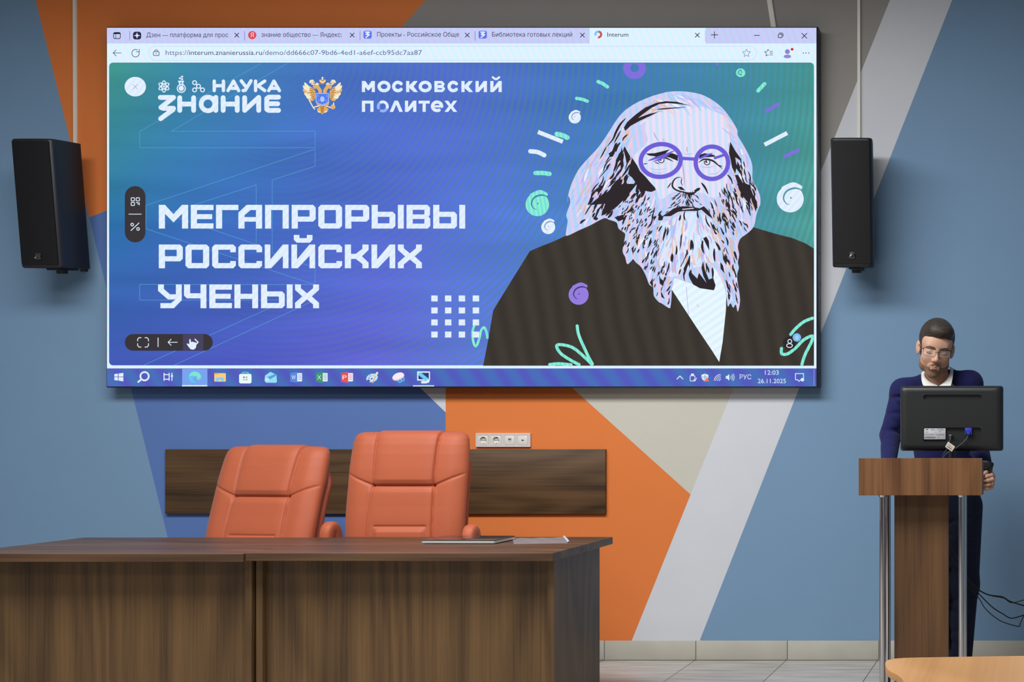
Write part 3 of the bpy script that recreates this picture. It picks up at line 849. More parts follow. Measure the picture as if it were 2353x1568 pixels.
# double-headed gilt eagle with a blue shield
eg = Draw()
G = tf(680, 165, .07015)
GOLD = (226, 176, 104); PALE = (246, 234, 206); OCH = (188, 136, 66)
for sgn in (-1, 1):
    mx_ = lambda pts: [(878 + sgn * (878 - x) * -1 if sgn > 0 else x, y) for x, y in pts]
    mir = (lambda pts: pts) if sgn < 0 else (lambda pts: [(1756 - x, y) for x, y in pts])
    for tip, base, cc in (((285, 350), (600, 600), PALE), ((235, 450), (610, 650), PALE), ((228, 575), (630, 700), GOLD), ((275, 700), (640, 760), PALE), ((340, 805), (640, 800), PALE), ((440, 880), (640, 850), GOLD)):
        mid = ((tip[0] * .55 + base[0] * .45) - 20, (tip[1] * .45 + base[1] * .55) + 40)
        eg.taper(G(*mir([tip, mid, base])), 8.6, cc, 3, peak=.55)
        eg.taper(G(*mir([(tip[0] * .5 + base[0] * .5, mid[1]), base])), 3.2, OCH, 4)
    eg.poly(G(*mir([(540, 580), (640, 620), (650, 860), (600, 860), (520, 720)])), GOLD, 3)
    eg.stroke(G(*mir([(800, 690), (800, 620), (740, 530), (700, 470)])), 8, GOLD, 3)
    eg.taper(G(*mir([(760, 430), (640, 490), (555, 495)])), 7.5, GOLD, 4, peak=.3); eg.taper(G(*mir([(600, 560), (680, 520)])), 3, (240, 170, 130), 4)
    eg.poly(G(*mir([(640, 440), (630, 380), (665, 395), (700, 345), (730, 390), (765, 380), (755, 440)])), PALE, 4)
    eg.stroke(G(*mir([(590, 420), (530, 395), (540, 330), (600, 345)])), 4, (240, 214, 176), 3); eg.stroke(G(*mir([(470, 350), (490, 300), (560, 290)])), 4, PALE, 3)
eg.poly(G((760, 260), (800, 250), (878, 235), (960, 250), (1000, 265), (985, 330), (930, 410), (820, 410), (775, 330)), OCH, 3); eg.stroke(G((800, 300), (878, 360), (960, 300)), 3, PALE, 4); eg.stroke(G((878, 185), (878, 270)), 2.6, PALE, 4); eg.stroke(G((850, 205), (905, 205)), 1.6, PALE, 4)
eg.poly(G((660, 980), (1100, 980), (1080, 1080), (1010, 1120), (960, 1130), (1080, 1230), (1040, 1300), (940, 1340), (870, 1400), (810, 1350), (720, 1310), (690, 1230), (790, 1140), (700, 1100)), GOLD, 3)
eg.poly(G((800, 1130), (950, 1130), (900, 1360), (840, 1360)), OCH, 4); eg.taper(G((720, 1300), (820, 1340)), 3, PALE, 5); eg.taper(G((1040, 1290), (930, 1345)), 3, PALE, 5)
eg.stroke(G((435, 920), (560, 1150), (620, 1230)), 2.4, PALE, 3); eg.stroke(G((580, 1170), (770, 1120)), 2.4, PALE, 3); eg.stroke(G((990, 1120), (1150, 1180)), 2.4, PALE, 3); eg.disc(*G((1220, 1155))[0], 5.6, GOLD, 3); eg.stroke(G((1245, 1030), (1235, 1100)), 2.6, PALE, 3)
eg.poly(G((660, 700), (1090, 700), (1095, 990), (1020, 1060), (878, 1110), (740, 1060), (650, 990)), (150, 180, 250), 5)
eg.poly(G((690, 735), (1060, 735), (1060, 970), (1000, 1030), (878, 1070), (750, 1030), (690, 970)), (84, 124, 240), 6); eg.disc(*G((878, 905))[0], 5.2, (176, 200, 252), 7, ry=6.5)
for q in ((740, 800), (1020, 800), (760, 950), (1000, 950)):
    eg.disc(*G(q)[0], 1.8, (140, 160, 246), 7, n=10)
eg.build('eagle_emblem', slide, 'gilt double-headed eagle emblem with blue shield')

pl = Draw()
def glyphs(word, x, ybase, h, wmap, bold):
    pass
q_ = tf(780, 50, .24235)
def bold(kind, x0, x1, y0=563, y1=668):
    B = 30; T_ = (y0 + y1) / 2
    sq = lambda *p: pl.face(q_(*p), TEXTW, 3)
    box = lambda a, b, c_, d_: sq((a, b), (c_, b), (c_, d_), (a, d_))
    X, Y = q_(((x0 + x1) / 2, T_))[0]
    if kind in 'оэсе':
        r_ = (x1 - x0) / 2 - 16
        ex_ = .24235
        a0_, a1_ = {'о': (0, 360), 'с': (42, 318), 'е': (64, 360)}[kind]
        pl.ring(X, Y, r_ * ex_, 31 * ex_, TEXTW, 3, ry=(T_ - y0 - 13) * ex_, n=36, a0=a0_, a1=a1_)
        if kind == 'е':
            box(x0 + 20, T_ - 9, x1 - 2, T_ + 11)
    elif kind == 'м':
        box(x0, y0, x0 + B, y1); box(x1 - B, y0, x1, y1); sq((x0, y0), (x0 + 32, y0), ((x0 + x1) / 2, y0 + 42), (x1 - 32, y0), (x1, y0), (x1, y0 + 22), ((x0 + x1) / 2 + 5, y0 + 88), ((x0 + x1) / 2 - 5, y0 + 88), (x0, y0 + 22))
    elif kind == 'к':
        box(x0, y0, x0 + B, y1); sq((x0 + B, T_ - 12), (x1 - 40, y0), (x1 - 2, y0), (x1 - 42, T_), (x1, y1), (x1 - 38, y1), (x0 + B, T_ + 14))
    elif kind == 'в':
        box(x0, y0, x0 + B, y1)
        for ya, yb in ((y0, T_ + 9), (T_ - 9, y1)):
            e_ = 4 if ya == y0 else 0
            pl.stroke(q_((x0 + 12, ya + 12), (x1 - 30 - e_, ya + 12), (x1 - 15 - e_, (ya + yb) / 2), (x1 - 30 - e_, yb - 12), (x0 + 12, yb - 12)), 24 * .24235, TEXTW, 3, cap=True)
    elif kind in 'ий':
        box(x0, y0, x0 + B, y1); box(x1 - B, y0, x1, y1); sq((x0 + B, y1 - 42), (x1 - B, y0), (x1, y0), (x1, y0 + 24), (x0 + B, y1), (x0, y1), (x0, y1 - 24))
        if kind == 'й':
            pl.stroke(spline(q_((x0 + 24, 528), ((x0 + x1) / 2, 546), (x1 - 24, 528)), 5), 20 * .24235, TEXTW, 3)
    elif kind == 'п':
        box(x0, y0, x0 + B, y1); box(x1 - B, y0, x1, y1); box(x0, y0, x1, y0 + 27)
    elif kind == 'т':
        box(x0, y0, x1, y0 + 27); box((x0 + x1) / 2 - 15, y0, (x0 + x1) / 2 + 15, y1)
    elif kind == 'х':
        m_ = (x0 + x1) / 2
        sq((x0, y0), (x0 + 36, y0), (m_, T_ - 18), (x1 - 36, y0), (x1, y0), (m_ + 20, T_), (x1, y1), (x1 - 36, y1), (m_, T_ + 18), (x0 + 36, y1), (x0, y1), (m_ - 20, T_))
    elif kind == 'л':
        m_ = (x0 + x1) / 2
        sq((x0, y1), (m_ - 17, y0), (m_ + 17, y0), (x1, y1), (x1 - 33, y1), (m_, y0 + 36), (x0 + 33, y1))
for k_, a_, b_ in (('м', 215, 338), ('о', 362, 487), ('с', 500, 612), ('к', 634, 746), ('о', 752, 877), ('в', 902, 1006), ('с', 1026, 1136), ('к', 1158, 1268), ('и', 1292, 1400), ('й', 1432, 1540)):
    bold(k_, a_, b_)
pl.build('university_line', slide, 'first line of bold white lettering right of the eagle emblem'); pl = Draw()
for k_, a_, b_ in (('п', 215, 325), ('л', 478, 603), ('и', 623, 731), ('т', 752, 858), ('е', 868, 987), ('х', 997, 1118)):
    bold(k_, a_, b_, 750, 856)
pl.ring(880, 245, 10.5, 6.5, (150, 178, 246), 3, a0=-200, a1=110); pl.ring(880, 245, 10.5, 6.5, TEXTW, 4, a0=-110, a1=10)
pl.build('university_line', slide, 'second line of bold white lettering, with a ring for one letter')

# control pills, cursor, corner badge
ct = Draw()
DK = (58, 54, 58)
ct.rrect(287.5, 428, 335, 557.5, 23.5, DK, 3)
for qx, qy in ((306, 458.5), (317.5, 458.5), (306, 469)):
    rr_outline(ct, qx - 3.8, qy - 3.6, qx + 3.8, qy + 3.6, 1.5, 1.7, TEXTW, 4)
ct.stroke([(314, 466), (318, 466), (318, 470)], 1.7, TEXTW, 4); ct.stroke([(321, 471.5), (321, 466)], 1.5, TEXTW, 4)
ct.stroke([(297, 492.5), (325.5, 492.5)], 1.5, TEXTW, 4)
ct.stroke([(302, 530), (320, 513)], 1.9, TEXTW, 4); ct.ring(304.5, 516.5, 3, 1.9, TEXTW, 4); ct.ring(318, 526.5, 3, 1.9, TEXTW, 4)
ct.build('side_control_bar', slide); ct = Draw()
ct.rrect(287.5, 768, 489.5, 806.5, 19, DK, 3); ct.face([(421, 769), (468, 769), (468, 806), (421, 806)], (72, 68, 96), 4)
for q in ([(317, 784), (317, 780), (320, 776.5), (325, 776.5)], [(334, 776.5), (339, 776.5), (342, 780), (342, 784)], [(342, 790), (342, 794), (339, 798), (334, 798)], [(325, 798), (320, 798), (317, 794), (317, 790)]):
    ct.stroke(q, 1.8, TEXTW, 4)
ct.stroke([(364, 777), (364, 797)], 1.8, TEXTW, 4)
ct.stroke([(387, 787), (408, 787)], 1.6, TEXTW, 4); ct.stroke([(394, 780), (387, 787), (394, 794)], 1.6, TEXTW, 4)
ct.stroke([(449, 780), (456, 787), (449, 794)], 2.6, TEXTW, 5)
ct.build('bottom_control_bar', slide); ct = Draw()
ct.poly([(436, 780), (439, 780), (440, 787), (444, 785.5), (447, 787), (450, 787), (453, 790), (451, 800), (446, 804), (439, 803), (434, 797), (430, 791), (432, 789.5), (436, 792)], TEXTW, 6)
ct.build('hand_cursor', slide); ct = Draw()
ct.disc(311.5, 199.5, 24.5, TEXTW, 3, ry=22.5, n=40); ct.stroke([(306, 194), (317, 205)], 1, (150, 160, 214), 4); ct.stroke([(306, 205), (317, 194)], 1, (150, 160, 214), 4)
ct.build('close_button', slide)

# ---- portrait of the bearded man
pt = Draw()
JK = striped('portrait_jacket', (58, 53, 48), (66, 60, 55), 3.2, 12, dist=1.0)
INK = (48, 42, 46)
jl = zD((1080, 1375), (1120, 1170), (1155, 960), (1290, 740), (1430, 515), (1490, 488), (1600, 445), (1703, 398), (1770, 330), (1862, 250))
jr = zC((300, 250), (700, 200), (1310, 335), (1480, 385), (1600, 415), (1700, 455), (1766, 496), (1766, 1375))
pt.face(jl + jr, JK, 3)
pt.face(zC((640, 700), (1010, 600), (1110, 780), (1105, 960), (1080, 1200), (1055, 1347), (1000, 1260), (880, 1080), (690, 790)), SHIRT, 4)
pt.stroke(zC((808, 780), (824, 990)), 1.2, (190, 172, 240), 5); pt.stroke(zC((890, 912), (895, 930), (905, 930)), 1.2, (190, 172, 240), 5)
sil = zA((1180, 105), (1290, 95), (1450, 105), (1600, 145), (1750, 240), (1850, 350), (1950, 510), (1955, 570), (2030, 700), (2090, 820), (2115, 920), (2115, 1050), (2150, 1120), (2195, 1220), (2200, 1310))
sil += zC((1358, 175), (1335, 240), (1315, 330), (1262, 385), (1215, 420), (1195, 480), (1205, 540), (1195, 600), (1203, 640), (1190, 690), (1195, 760), (1212, 880), (1195, 970), (1180, 915), (1160, 940), (1140, 905), (1120, 932), (1110, 860), (1085, 760), (1020, 640), (1015, 720), (1024, 800), (940, 795), (850, 760), (800, 745), (720, 720), (700, 770), (698, 850), (690, 930), (678, 942), (625, 908), (600, 895), (565, 850), (560, 790), (530, 765), (505, 700), (470, 635), (430, 600), (410, 575), (395, 590), (365, 612), (350, 560), (330, 510), (350, 400), (340, 375), (300, 345), (285, 300), (230, 280), (190, 268), (90, 320), (0, 360))
sil += zD((1710, 400), (1703, 370), (1715, 290), (1705, 240), (1735, 150), (1720, 100))
sil += zA((118, 1300), (120, 1240), (150, 1120), (230, 950), (330, 830), (450, 700), (560, 540), (650, 400), (740, 300), (880, 210), (1050, 140))
pt.face(spline(sil, 3), HAIR, 6)
face = zA((960, 420), (1100, 320), (1300, 275), (1500, 262), (1680, 280), (1800, 350), (1850, 480), (1872, 640), (1860, 800), (1880, 920), (1850, 1060), (1800, 1180), (1700, 1250), (1550, 1190), (1440, 1220), (1270, 1180), (1120, 1270), (1080, 1160), (960, 1020), (880, 900), (830, 800), (980, 640), (950, 520))
pt.face(spline(face + [face[0]], 3)[:-1], SKIN, 7)
pt.face(zB((640, 380), (760, 330), (900, 260), (1080, 250), (1240, 350), (1300, 500), (1330, 640), (1260, 860), (1120, 900), (960, 930), (760, 1040), (640, 960), (560, 760), (600, 560)), striped('portrait_beard', (234, 228, 255), (202, 234, 253), 9, -20), 7)
def inpoly(p, poly):
    x, y = p; c = False; j = len(poly) - 1
    for i in range(len(poly)):
        xi, yi = poly[i]; xj, yj = poly[j]
        if (yi > y) != (yj > y) and x < (xj - xi) * (y - yi) / (yj - yi) + xi:
            c = not c
        j = i
    return c
# soft coloured strands, then ink strands, along the fall of hair and beard
def strands(region, n, flow, lo, hi, wlo, whi, cols, layer, bend=.25, avoid=None):
    xs = [p[0] for p in region]; ys = [p[1] for p in region]
    k = tries = 0
    while k < n and tries < n * 30:
        tries += 1
        p = (random.uniform(min(xs), max(xs)), random.uniform(min(ys), max(ys)))
        if not inpoly(p, region) or (avoid and inpoly(p, avoid)):
            continue
        dx, dy = flow(*p); L = math.hypot(dx, dy) or 1; dx /= L; dy /= L
        a = random.gauss(0, .14); dx, dy = dx * math.cos(a) - dy * math.sin(a), dx * math.sin(a) + dy * math.cos(a)
        ln = random.uniform(lo, hi); b = random.uniform(-bend, bend) * ln
        q = [(p[0] - dx * ln / 2, p[1] - dy * ln / 2), (p[0] - dy * b * .5, p[1] + dx * b * .5), (p[0] + dx * ln / 2, p[1] + dy * ln / 2)]
        if not (inpoly(q[0], sil) and inpoly(q[2], sil)):
            continue
        pt.taper(q, random.uniform(wlo, whi), random.choice(cols), layer + random.uniform(0, .8), peak=random.uniform(.35, .7))
        k += 1
TINT = [(196, 182, 244), (166, 208, 252), (240, 208, 214), (238, 240, 255), (226, 190, 170), (178, 196, 250)]
lefthair = zA((730, 500), (800, 640), (780, 800), (830, 1000), (960, 1190), (900, 1365), (130, 1365), (130, 1240), (240, 960), (350, 840), (480, 700), (600, 540))
lefthair2 = zC((0, 350), (190, 260), (340, 250), (480, 100), (330, 0), (0, 0))
righthair = zA((1880, 660), (1990, 700), (2080, 830), (2100, 1050), (2180, 1250), (2150, 1365), (1900, 1365), (1820, 1180), (1850, 1010), (1890, 920))
righthair2 = zC((1010, 120), (1130, 20), (1330, 0), (1350, 150), (1310, 320), (1215, 410), (1120, 330), (1080, 220))
beardL = zB((280, 180), (560, 120), (640, 330), (640, 480), (600, 640), (640, 900), (740, 1060), (740, 1360), (600, 1300), (460, 1060), (380, 900), (250, 800), (180, 700), (200, 480), (100, 420))
beardM = zB((660, 380), (900, 280), (1100, 250), (1260, 380), (1330, 560), (1290, 800), (1260, 1000), (1000, 1000), (860, 1040), (740, 1020), (620, 900), (600, 650))
beardR = zB((1150, 150), (1420, 80), (1520, 380), (1560, 560), (1540, 760), (1540, 960), (1550, 1180), (1540, 1360), (1440, 1340), (1420, 1160), (1300, 960), (1380, 780), (1330, 560), (1250, 330))
mo = zB((690, 270), (780, 60), (860, 20), (1020, 20), (1100, 90), (1120, 190), (980, 190), (860, 190))
fl_l = lambda x, y: (-0.55 - .0012 * (1400 - x), 1)
fl_r = lambda x, y: (0.30, 1)
mouth = zB((950, 200))[0]
fl_b = lambda x, y: ((x - mouth[0]) * .9 + 4, max(18, (y - mouth[1] + 60)) * 1.15)
fl_o = lambda x, y: (-.75, 1)
for reg, fl, n in ((lefthair, fl_l, 130), (lefthair2, fl_l, 60), (righthair, fl_r, 60), (righthair2, lambda x, y: (.25, 1), 40), (beardL, lambda x, y: (-.25, 1), 110), (beardM, fl_b, 120), (beardR, lambda x, y: (.3, 1), 80)):
    strands(reg, n, fl, 14, 42, 2.0, 5.0, TINT, 8)
topband = zA((760, 480), (960, 270), (1200, 120), (1450, 110), (1700, 230), (1900, 450), (1960, 620), (1880, 640), (1820, 390), (1700, 280), (1450, 262), (1080, 320), (860, 420))
strands(topband, 60, lambda x, y: (1, -.9 if x < 1500 else .75), 20, 60, 1.5, 4, TINT, 8)
inkreg = zA((640, 640), (780, 800), (830, 1000), (960, 1190), (930, 1365), (330, 1365), (400, 1080), (520, 800))
strands(inkreg, 46, fl_l, 16, 40, 2.0, 6.0, [INK], 9)
strands(lefthair2, 34, lambda x, y: (-.7, 1), 12, 30, 2.5, 6.0, [INK], 9, avoid=zC((0, 0), (140, 0), (60, 200), (0, 360)))
strands(righthair, 26, lambda x, y: (.35, 1), 12, 30, 1.8, 5.0, [INK], 9)
strands(righthair2, 46, lambda x, y: (.42, 1), 9, 22, 1.8, 3.6, [INK], 9)
strands(beardL, 96, lambda x, y: (-.45, 1), 7, 18, 1.6, 3.6, [INK], 9)
strands(zC((330, 120), (520, 90), (560, 240), (420, 420), (330, 330), (280, 250)), 44, lambda x, y: (-.7, 1), 6, 13, 1.6, 3.0, [INK], 9)
strands(beardM, 30, fl_b, 12, 32, 2.0, 5.4, [INK], 9, avoid=zB((760, 380), (1000, 300), (1180, 420), (1150, 640), (900, 640), (700, 700)))
strands(beardR, 60, lambda x, y: (.28, 1), 8, 24, 1.6, 4.2, [INK], 9)
strands(mo, 46, lambda x, y: ((x - zB((930, 0))[0][0]) * .05, 1), 7, 16, 1.3, 2.6, [INK], 9)
ink = lambda *p: pt.face(zA(*p), INK, 9)
ink((725, 490), (760, 430), (850, 350), (960, 270), (1080, 220), (1180, 203), (1300, 210), (1440, 252), (1330, 235), (1200, 224), (1110, 234), (1020, 278), (930, 345), (880, 385), (1000, 340), (1105, 316), (1000, 368), (900, 415), (800, 470), (740, 525))
pt.taper(zA((1080, 292), (1200, 282), (1400, 268)), 2.6, INK, 9)
pt.taper(zA((750, 385), (690, 450), (640, 540), (610, 610), (540, 700)), 5, INK, 9)
pt.taper(zA((540, 690), (500, 770), (465, 830)), 3.0, INK, 9); pt.taper(zA((695, 520), (650, 600), (620, 660)), 3.4, INK, 9); pt.taper(zA((770, 560), (725, 600), (712, 635)), 3.4, INK, 9)
ink((705, 690), (690, 760), (660, 820), (690, 850), (690, 940), (640, 1030), (700, 960), (725, 900), (715, 800))
ink((735, 690), (720, 720), (745, 820), (755, 880), (790, 840), (795, 800), (760, 740))
ink((815, 815), (870, 900), (900, 960), (960, 1020), (1010, 1080), (1065, 1140), (1070, 1165), (1020, 1185), (940, 1170), (910, 1200), (890, 1160), (850, 1080), (815, 1030), (770, 990), (790, 900))
ink((630, 660), (600, 740), (560, 770), (580, 810), (610, 800), (640, 720), (655, 650))
ink((690, 1010), (620, 1120), (540, 1190), (520, 1215), (600, 1230), (560, 1290), (520, 1365), (600, 1360), (680, 1260), (720, 1180), (660, 1190), (700, 1090))
ink((1875, 640), (1860, 760), (1880, 840), (1895, 920), (1930, 990), (1940, 930), (1985, 990), (2010, 1050), (2000, 960), (1940, 880), (1930, 810), (1980, 840), (2005, 920), (1995, 830), (1930, 740))
ink((1925, 1000), (1950, 1080), (1990, 1200), (2050, 1280), (2080, 1300), (2060, 1200), (2020, 1100), (1960, 1000))
ink((2080, 1180), (2110, 1190), (2165, 1290), (2170, 1365), (2130, 1340))
pt.face(zC((80, 170), (190, 80), (250, 60), (330, 10), (440, 10), (360, 110), (290, 180), (200, 240), (170, 250), (200, 160)), INK, 9)
pt.face(zC((1230, 0), (1290, 20), (1300, 100), (1280, 160), (1250, 90)), INK, 9); pt.face(zC((1305, 80), (1340, 180), (1330, 220), (1310, 160)), INK, 9)
pt.face(zC((120, 250), (150, 270), (135, 285), (110, 275)), INK, 9); pt.face(zC((270, 262), (335, 240), (345, 275), (300, 292)), INK, 9)
# brows, eyes, nose, mouth
for p in ([(960, 770), (1060, 765), (1180, 735), (1225, 722), (1170, 775), (1250, 765), (1310, 790), (1310, 850), (1220, 812), (1130, 800), (1020, 842), (985, 850), (1070, 800), (1000, 792)],
          [(1535, 785), (1600, 765), (1700, 785), (1715, 803), (1640, 808), (1540, 818)]):
    pt.face(zA(*p), INK, 9)
for ex, ey in ((1130, 840), (1625, 862)):
    pt.ring(*zA((ex, ey))[0], 6.4, 2.0, INK, 9, a0=-20, a1=200); pt.disc(*zA((ex - 8, ey - 6))[0], 3.0, INK, 9, n=12); pt.disc(*zA((ex + 4, ey - 10))[0], 1.5, (244, 244, 255), 10, n=8)
pt.taper(zA((1060, 868), (1085, 872), (1110, 885)), 2, INK, 9); pt.taper(zA((1090, 835), (1160, 815), (1210, 830), (1262, 858)), 3.4, INK, 9); pt.taper(zA((935, 882), (985, 878)), 2, INK, 9)
pt.taper(zA((1530, 870), (1590, 832), (1680, 845), (1740, 890), (1795, 938)), 4.0, INK, 9); pt.taper(zA((1740, 895), (1795, 910)), 2.2, INK, 9)
pt.taper(zA((1355, 1028), (1300, 1030), (1262, 1065), (1250, 1120), (1285, 1160), (1350, 1182), (1440, 1196), (1510, 1180), (1552, 1142)), 3.6, INK, 9); pt.taper(zA((1355, 1030), (1345, 1080), (1362, 1120)), 2, INK, 9)
pt.face(zA((1305, 1130), (1350, 1128), (1390, 1168), (1340, 1162)), INK, 9); pt.face(zA((1480, 1172), (1520, 1142), (1552, 1138), (1545, 1165), (1500, 1188)), INK, 9)
pt.face(zA((1370, 1190), (1440, 1200), (1515, 1185), (1470, 1218), (1430, 1225)), INK, 9)
pt.taper(zA((1560, 1082), (1605, 1140), (1637, 1212)), 4.6, INK, 9); pt.taper(zA((1195, 1146), (1220, 1110), (1240, 1080)), 2.4, INK, 9)
pt.taper(zA((1050, 535), (1070, 590), (1110, 642)), 2.6, (196, 176, 214), 9); pt.taper(zA((1140, 605), (1170, 640)), 2, (196, 176, 214), 9); pt.taper(zA((1405, 690), (1412, 765)), 2.4, (200, 176, 196), 9); pt.taper(zA((1355, 860), (1370, 960), (1385, 1130)), 3.0, (196, 176, 206), 9)
for q in (((1000, 925), (1080, 945), (1200, 930)), ((1020, 960), (1110, 980), (1160, 960)), ((1540, 905), (1630, 920), (1720, 900)), ((1640, 990), (1730, 985), (1770, 940)), ((1380, 770), (1420, 778), (1470, 770))):
    pt.taper(zA(*q), 1.6, (176, 190, 238), 9)
pt.face(zB((590, 350), (600, 250), (640, 300), (700, 262), (780, 205), (880, 180), (1000, 188), (1090, 205), (1140, 180), (1200, 240), (1250, 335), (1180, 285), (1110, 222), (1060, 237), (900, 238), (830, 248), (740, 300), (655, 302), (640, 350)), INK, 9)
pt.stroke(zB((885, 218), (1015, 206)), 2.0, (226, 232, 255), 10)
pt.face(zB((980, 950), (970, 1050), (1010, 1120), (1090, 1165), (1260, 1190), (1280, 1130), (1250, 1040), (1200, 1060), (1150, 940), (1130, 840), (1110, 920), (1130, 1010), (1170, 1100), (1080, 980), (1060, 1050), (1000, 990)), INK, 9)
for p in ([(895, 930), (980, 760), (960, 860), (905, 1020)], [(620, 960), (640, 900), (680, 885), (640, 940), (645, 1010)], [(490, 1100), (525, 1040), (530, 1160)], [(600, 1000), (620, 1050), (665, 1080), (650, 1140), (610, 1110)], [(850, 915), (900, 820), (950, 680), (940, 760), (870, 900)], [(620, 1200), (640, 1230), (670, 1295), (630, 1270)], [(1360, 700), (1385, 800), (1420, 780), (1410, 890), (1370, 820)], [(1335, 850), (1370, 890), (1390, 990), (1340, 930)], [(1170, 545), (1200, 600), (1205, 715), (1130, 565)], [(860, 540), (880, 500), (870, 640), (850, 720)], [(270, 690), (300, 650), (290, 770)], [(320, 600), (355, 560), (340, 660)]):
    pt.face(zB(*p), INK, 9)
portrait = pt.build('portrait_illustration', slide, 'line-art illustration of a long-haired bearded man in a dark jacket')
gl = Draw()
PUR = (112, 96, 216)
gl.ring(*zA((1125, 845))[0], 46, 10.2, PUR, 12, ry=37.5, n=56, rot=-.12); gl.ring(*zA((1678, 870))[0], 37.2, 10.0, PUR, 12, ry=37.2, n=56)
gl.stroke(zA((1360, 822), (1490, 830)), 7.6, PUR, 12)
gl.taper(zA((985, 848), (1130, 800), (1285, 735)), 5.4, PUR, 12); gl.taper(zA((1040, 860), (1150, 815), (1230, 765)), 4, PUR, 12)
gl.taper(zA((1535, 832), (1620, 790), (1690, 765)), 5, PUR, 12); gl.stroke(zA((1712, 818), (1820, 782)), 6, PUR, 12)
gl.build('drawn_glasses', slide, 'round purple glasses drawn on the portrait')

# ---- loose doodles around the portrait
dl = Draw()
TEAL = striped('doodle_teal', (112, 226, 222), (150, 240, 205), 14, 10); VIO = (130, 112, 222); WH = TEXTW
kh = [(1458.5 + 26 * math.cos(math.radians(t_)), 157 + 25 * math.sin(math.radians(t_))) for t_ in range(-27, 208, 9)]
kh += [(1458.5, 145.5)] + [(1458.5 + 10 * math.sin(math.radians(t_)), 156.5 - 9.5 * math.cos(math.radians(t_))) for t_ in range(0, -361, -20)] + [(1458.6, 145.5)]
dl.poly(kh, VIO, 3)
dl.disc(1648.5, 147.5, 3.6, VIO, 3, ry=2.4)
for a, b_, wd, cc in (((1742, 209), (1757, 193), 8.5, TEAL), ((1761, 256), (1789, 240), 8, VIO), ((1374.5, 188), (1396, 200), 8, TEAL), ((1325.5, 226.5), (1350, 233), 7.5, TEAL),
                      ((1280, 308.5), (1304, 316.5), 11, TEAL), ((1231, 398), (1263, 400), 10, TEAL), ((1804, 360), (1834, 346), 8, VIO)):
    dl.stroke(spline([a, ((a[0] + b_[0]) / 2 + 1, (a[1] + b_[1]) / 2 - 1), b_], 3), wd, cc, 4)
dl.stroke([(1757, 333), (1809, 306)], 9.5, WH, 3, cap=False); dl.stroke([(1236.5, 303.5), (1293.5, 326)], 9.5, WH, 3, cap=False)
dl.stroke(spline([(1219, 348), (1236, 350), (1251, 357)], 4), 10, WH, 3)
def swirl(x, y, r, cc, ink, lay):
    dl.disc(x, y + r * .08, r, cc, lay, n=36)
    dl.stroke(spline([(x + r * .75, y - r * .78), (x + r * .2, y - r * 1.0), (x - r * .5, y - r * .7)], 5), r * .3, cc, lay)
    dl.taper([(x + r * .95, y - r * .55), (x + r * .35, y - r * .72), (x - r * .25, y - r * .5), (x - r * .5, y), (x - r * .3, y + r * .42), (x, y + r * .5)], r * .13, ink, lay + 1, peak=.25)
    dl.disc(x + r * .05, y, r * .07, ink, lay + 1, n=8)
swirl(1816, 455, 31, WH, (90, 150, 170), 3); swirl(1321, 269, 14, WH, (120, 140, 190), 3); swirl(1235, 468, 27, TEAL, (70, 130, 170), 3); swirl(1260, 521, 16, WH, (120, 140, 190), 3); swirl(1330, 676, 23, (150, 126, 224), (70, 56, 110), 5)
dl.disc(1702, 167.5, 11, TEAL, 3, ry=10); dl.ring(1702, 167, 5, 2, (72, 140, 150), 4, a0=60, a1=300); dl.disc(1705, 166, 1.5, (72, 140, 150), 4, n=8)
for r in range(4):
    for q in range(4):
        X, Y = zD(((715, 818, 921, 1026)[q], (870, 960, 1050, 1141)[r]))[0]
        dl.face([(X - 7.3, Y - 6.8), (X + 7.3, Y - 6.8), (X + 7.3, Y + 6.8), (X - 7.3, Y + 6.8)], WH, 4)
lo = lambda *p: dl.stroke(spline(list(p), 7), 7, TEAL, 5)
dl.stroke(spline(zD((1025, 1040), (1002, 1110), (1005, 1190), (1025, 1228), (1048, 1180), (1065, 1110), (1088, 1088), (1104, 1120), (1112, 1165)), 5), 5.6, TEAL, 2)
lo(*zD((1786, 1076), (1800, 1150), (1862, 1290), (1900, 1362))); lo(*zD((1895, 1365), (1862, 1330), (1770, 1250), (1700, 1222), (1634, 1222), (1660, 1280), (1740, 1335), (1800, 1366)))
lo(*zD((1580, 1366), (1650, 1360), (1740, 1368)))
lo(*zC((1755, 1018), (1690, 1045), (1630, 1095), (1592, 1140))); lo(*zC((1522, 1245), (1525, 1285), (1570, 1285), (1630, 1240), (1690, 1180), (1755, 1152), (1745, 1200), (1700, 1290), (1675, 1365)))
dl.disc(*zC((1638, 1163))[0], 9.6, (126, 190, 244), 7); dl.text('0', *[zC((1638, 1163))[0][0] + q for q in (-3, 3)], zC((1638, 1163))[0][1] + 4, 8, TEXTW, 8)
dl.disc(*zC((1583, 1205))[0], 15, (46, 42, 44), 6); dl.ring(*zC((1585, 1192))[0], 4.4, 1.8, TEXTW, 8); dl.ring(*zC((1583, 1224))[0], 6.6, 1.8, TEXTW, 8, ry=4.4)
dl.build('doodles', slide, 'scattered teal, white and violet doodle strokes and spirals')
# ------------------------------------------------------------------ wall panel and sockets
a, c = W(379, 1181.5, WALL - .02), W(1391, 1033, WALL - .02)
o = obj('wall_board', MB().box((a.x, -0.020, a.z), (c.x, -0.0005, c.z), bev=0.0015), M['wood_panel'], at=(a.x, 0, a.z), world=True)
tag(o, 'long horizontal walnut board fixed to the wall behind the orange chairs', 'board')

a, c = W(1093, 1029.5, WALL - .012), W(1218.5, 996, WALL - .012)
root = thing('socket_strip', 'four-gang white socket strip on the orange wall above the walnut board', 'socket', (a.x, 0, a.z))
zb, zt = a.z + .004, c.z
fw = c.x - a.x
mod = fw / 4
yF = -0.012
mb = MB()
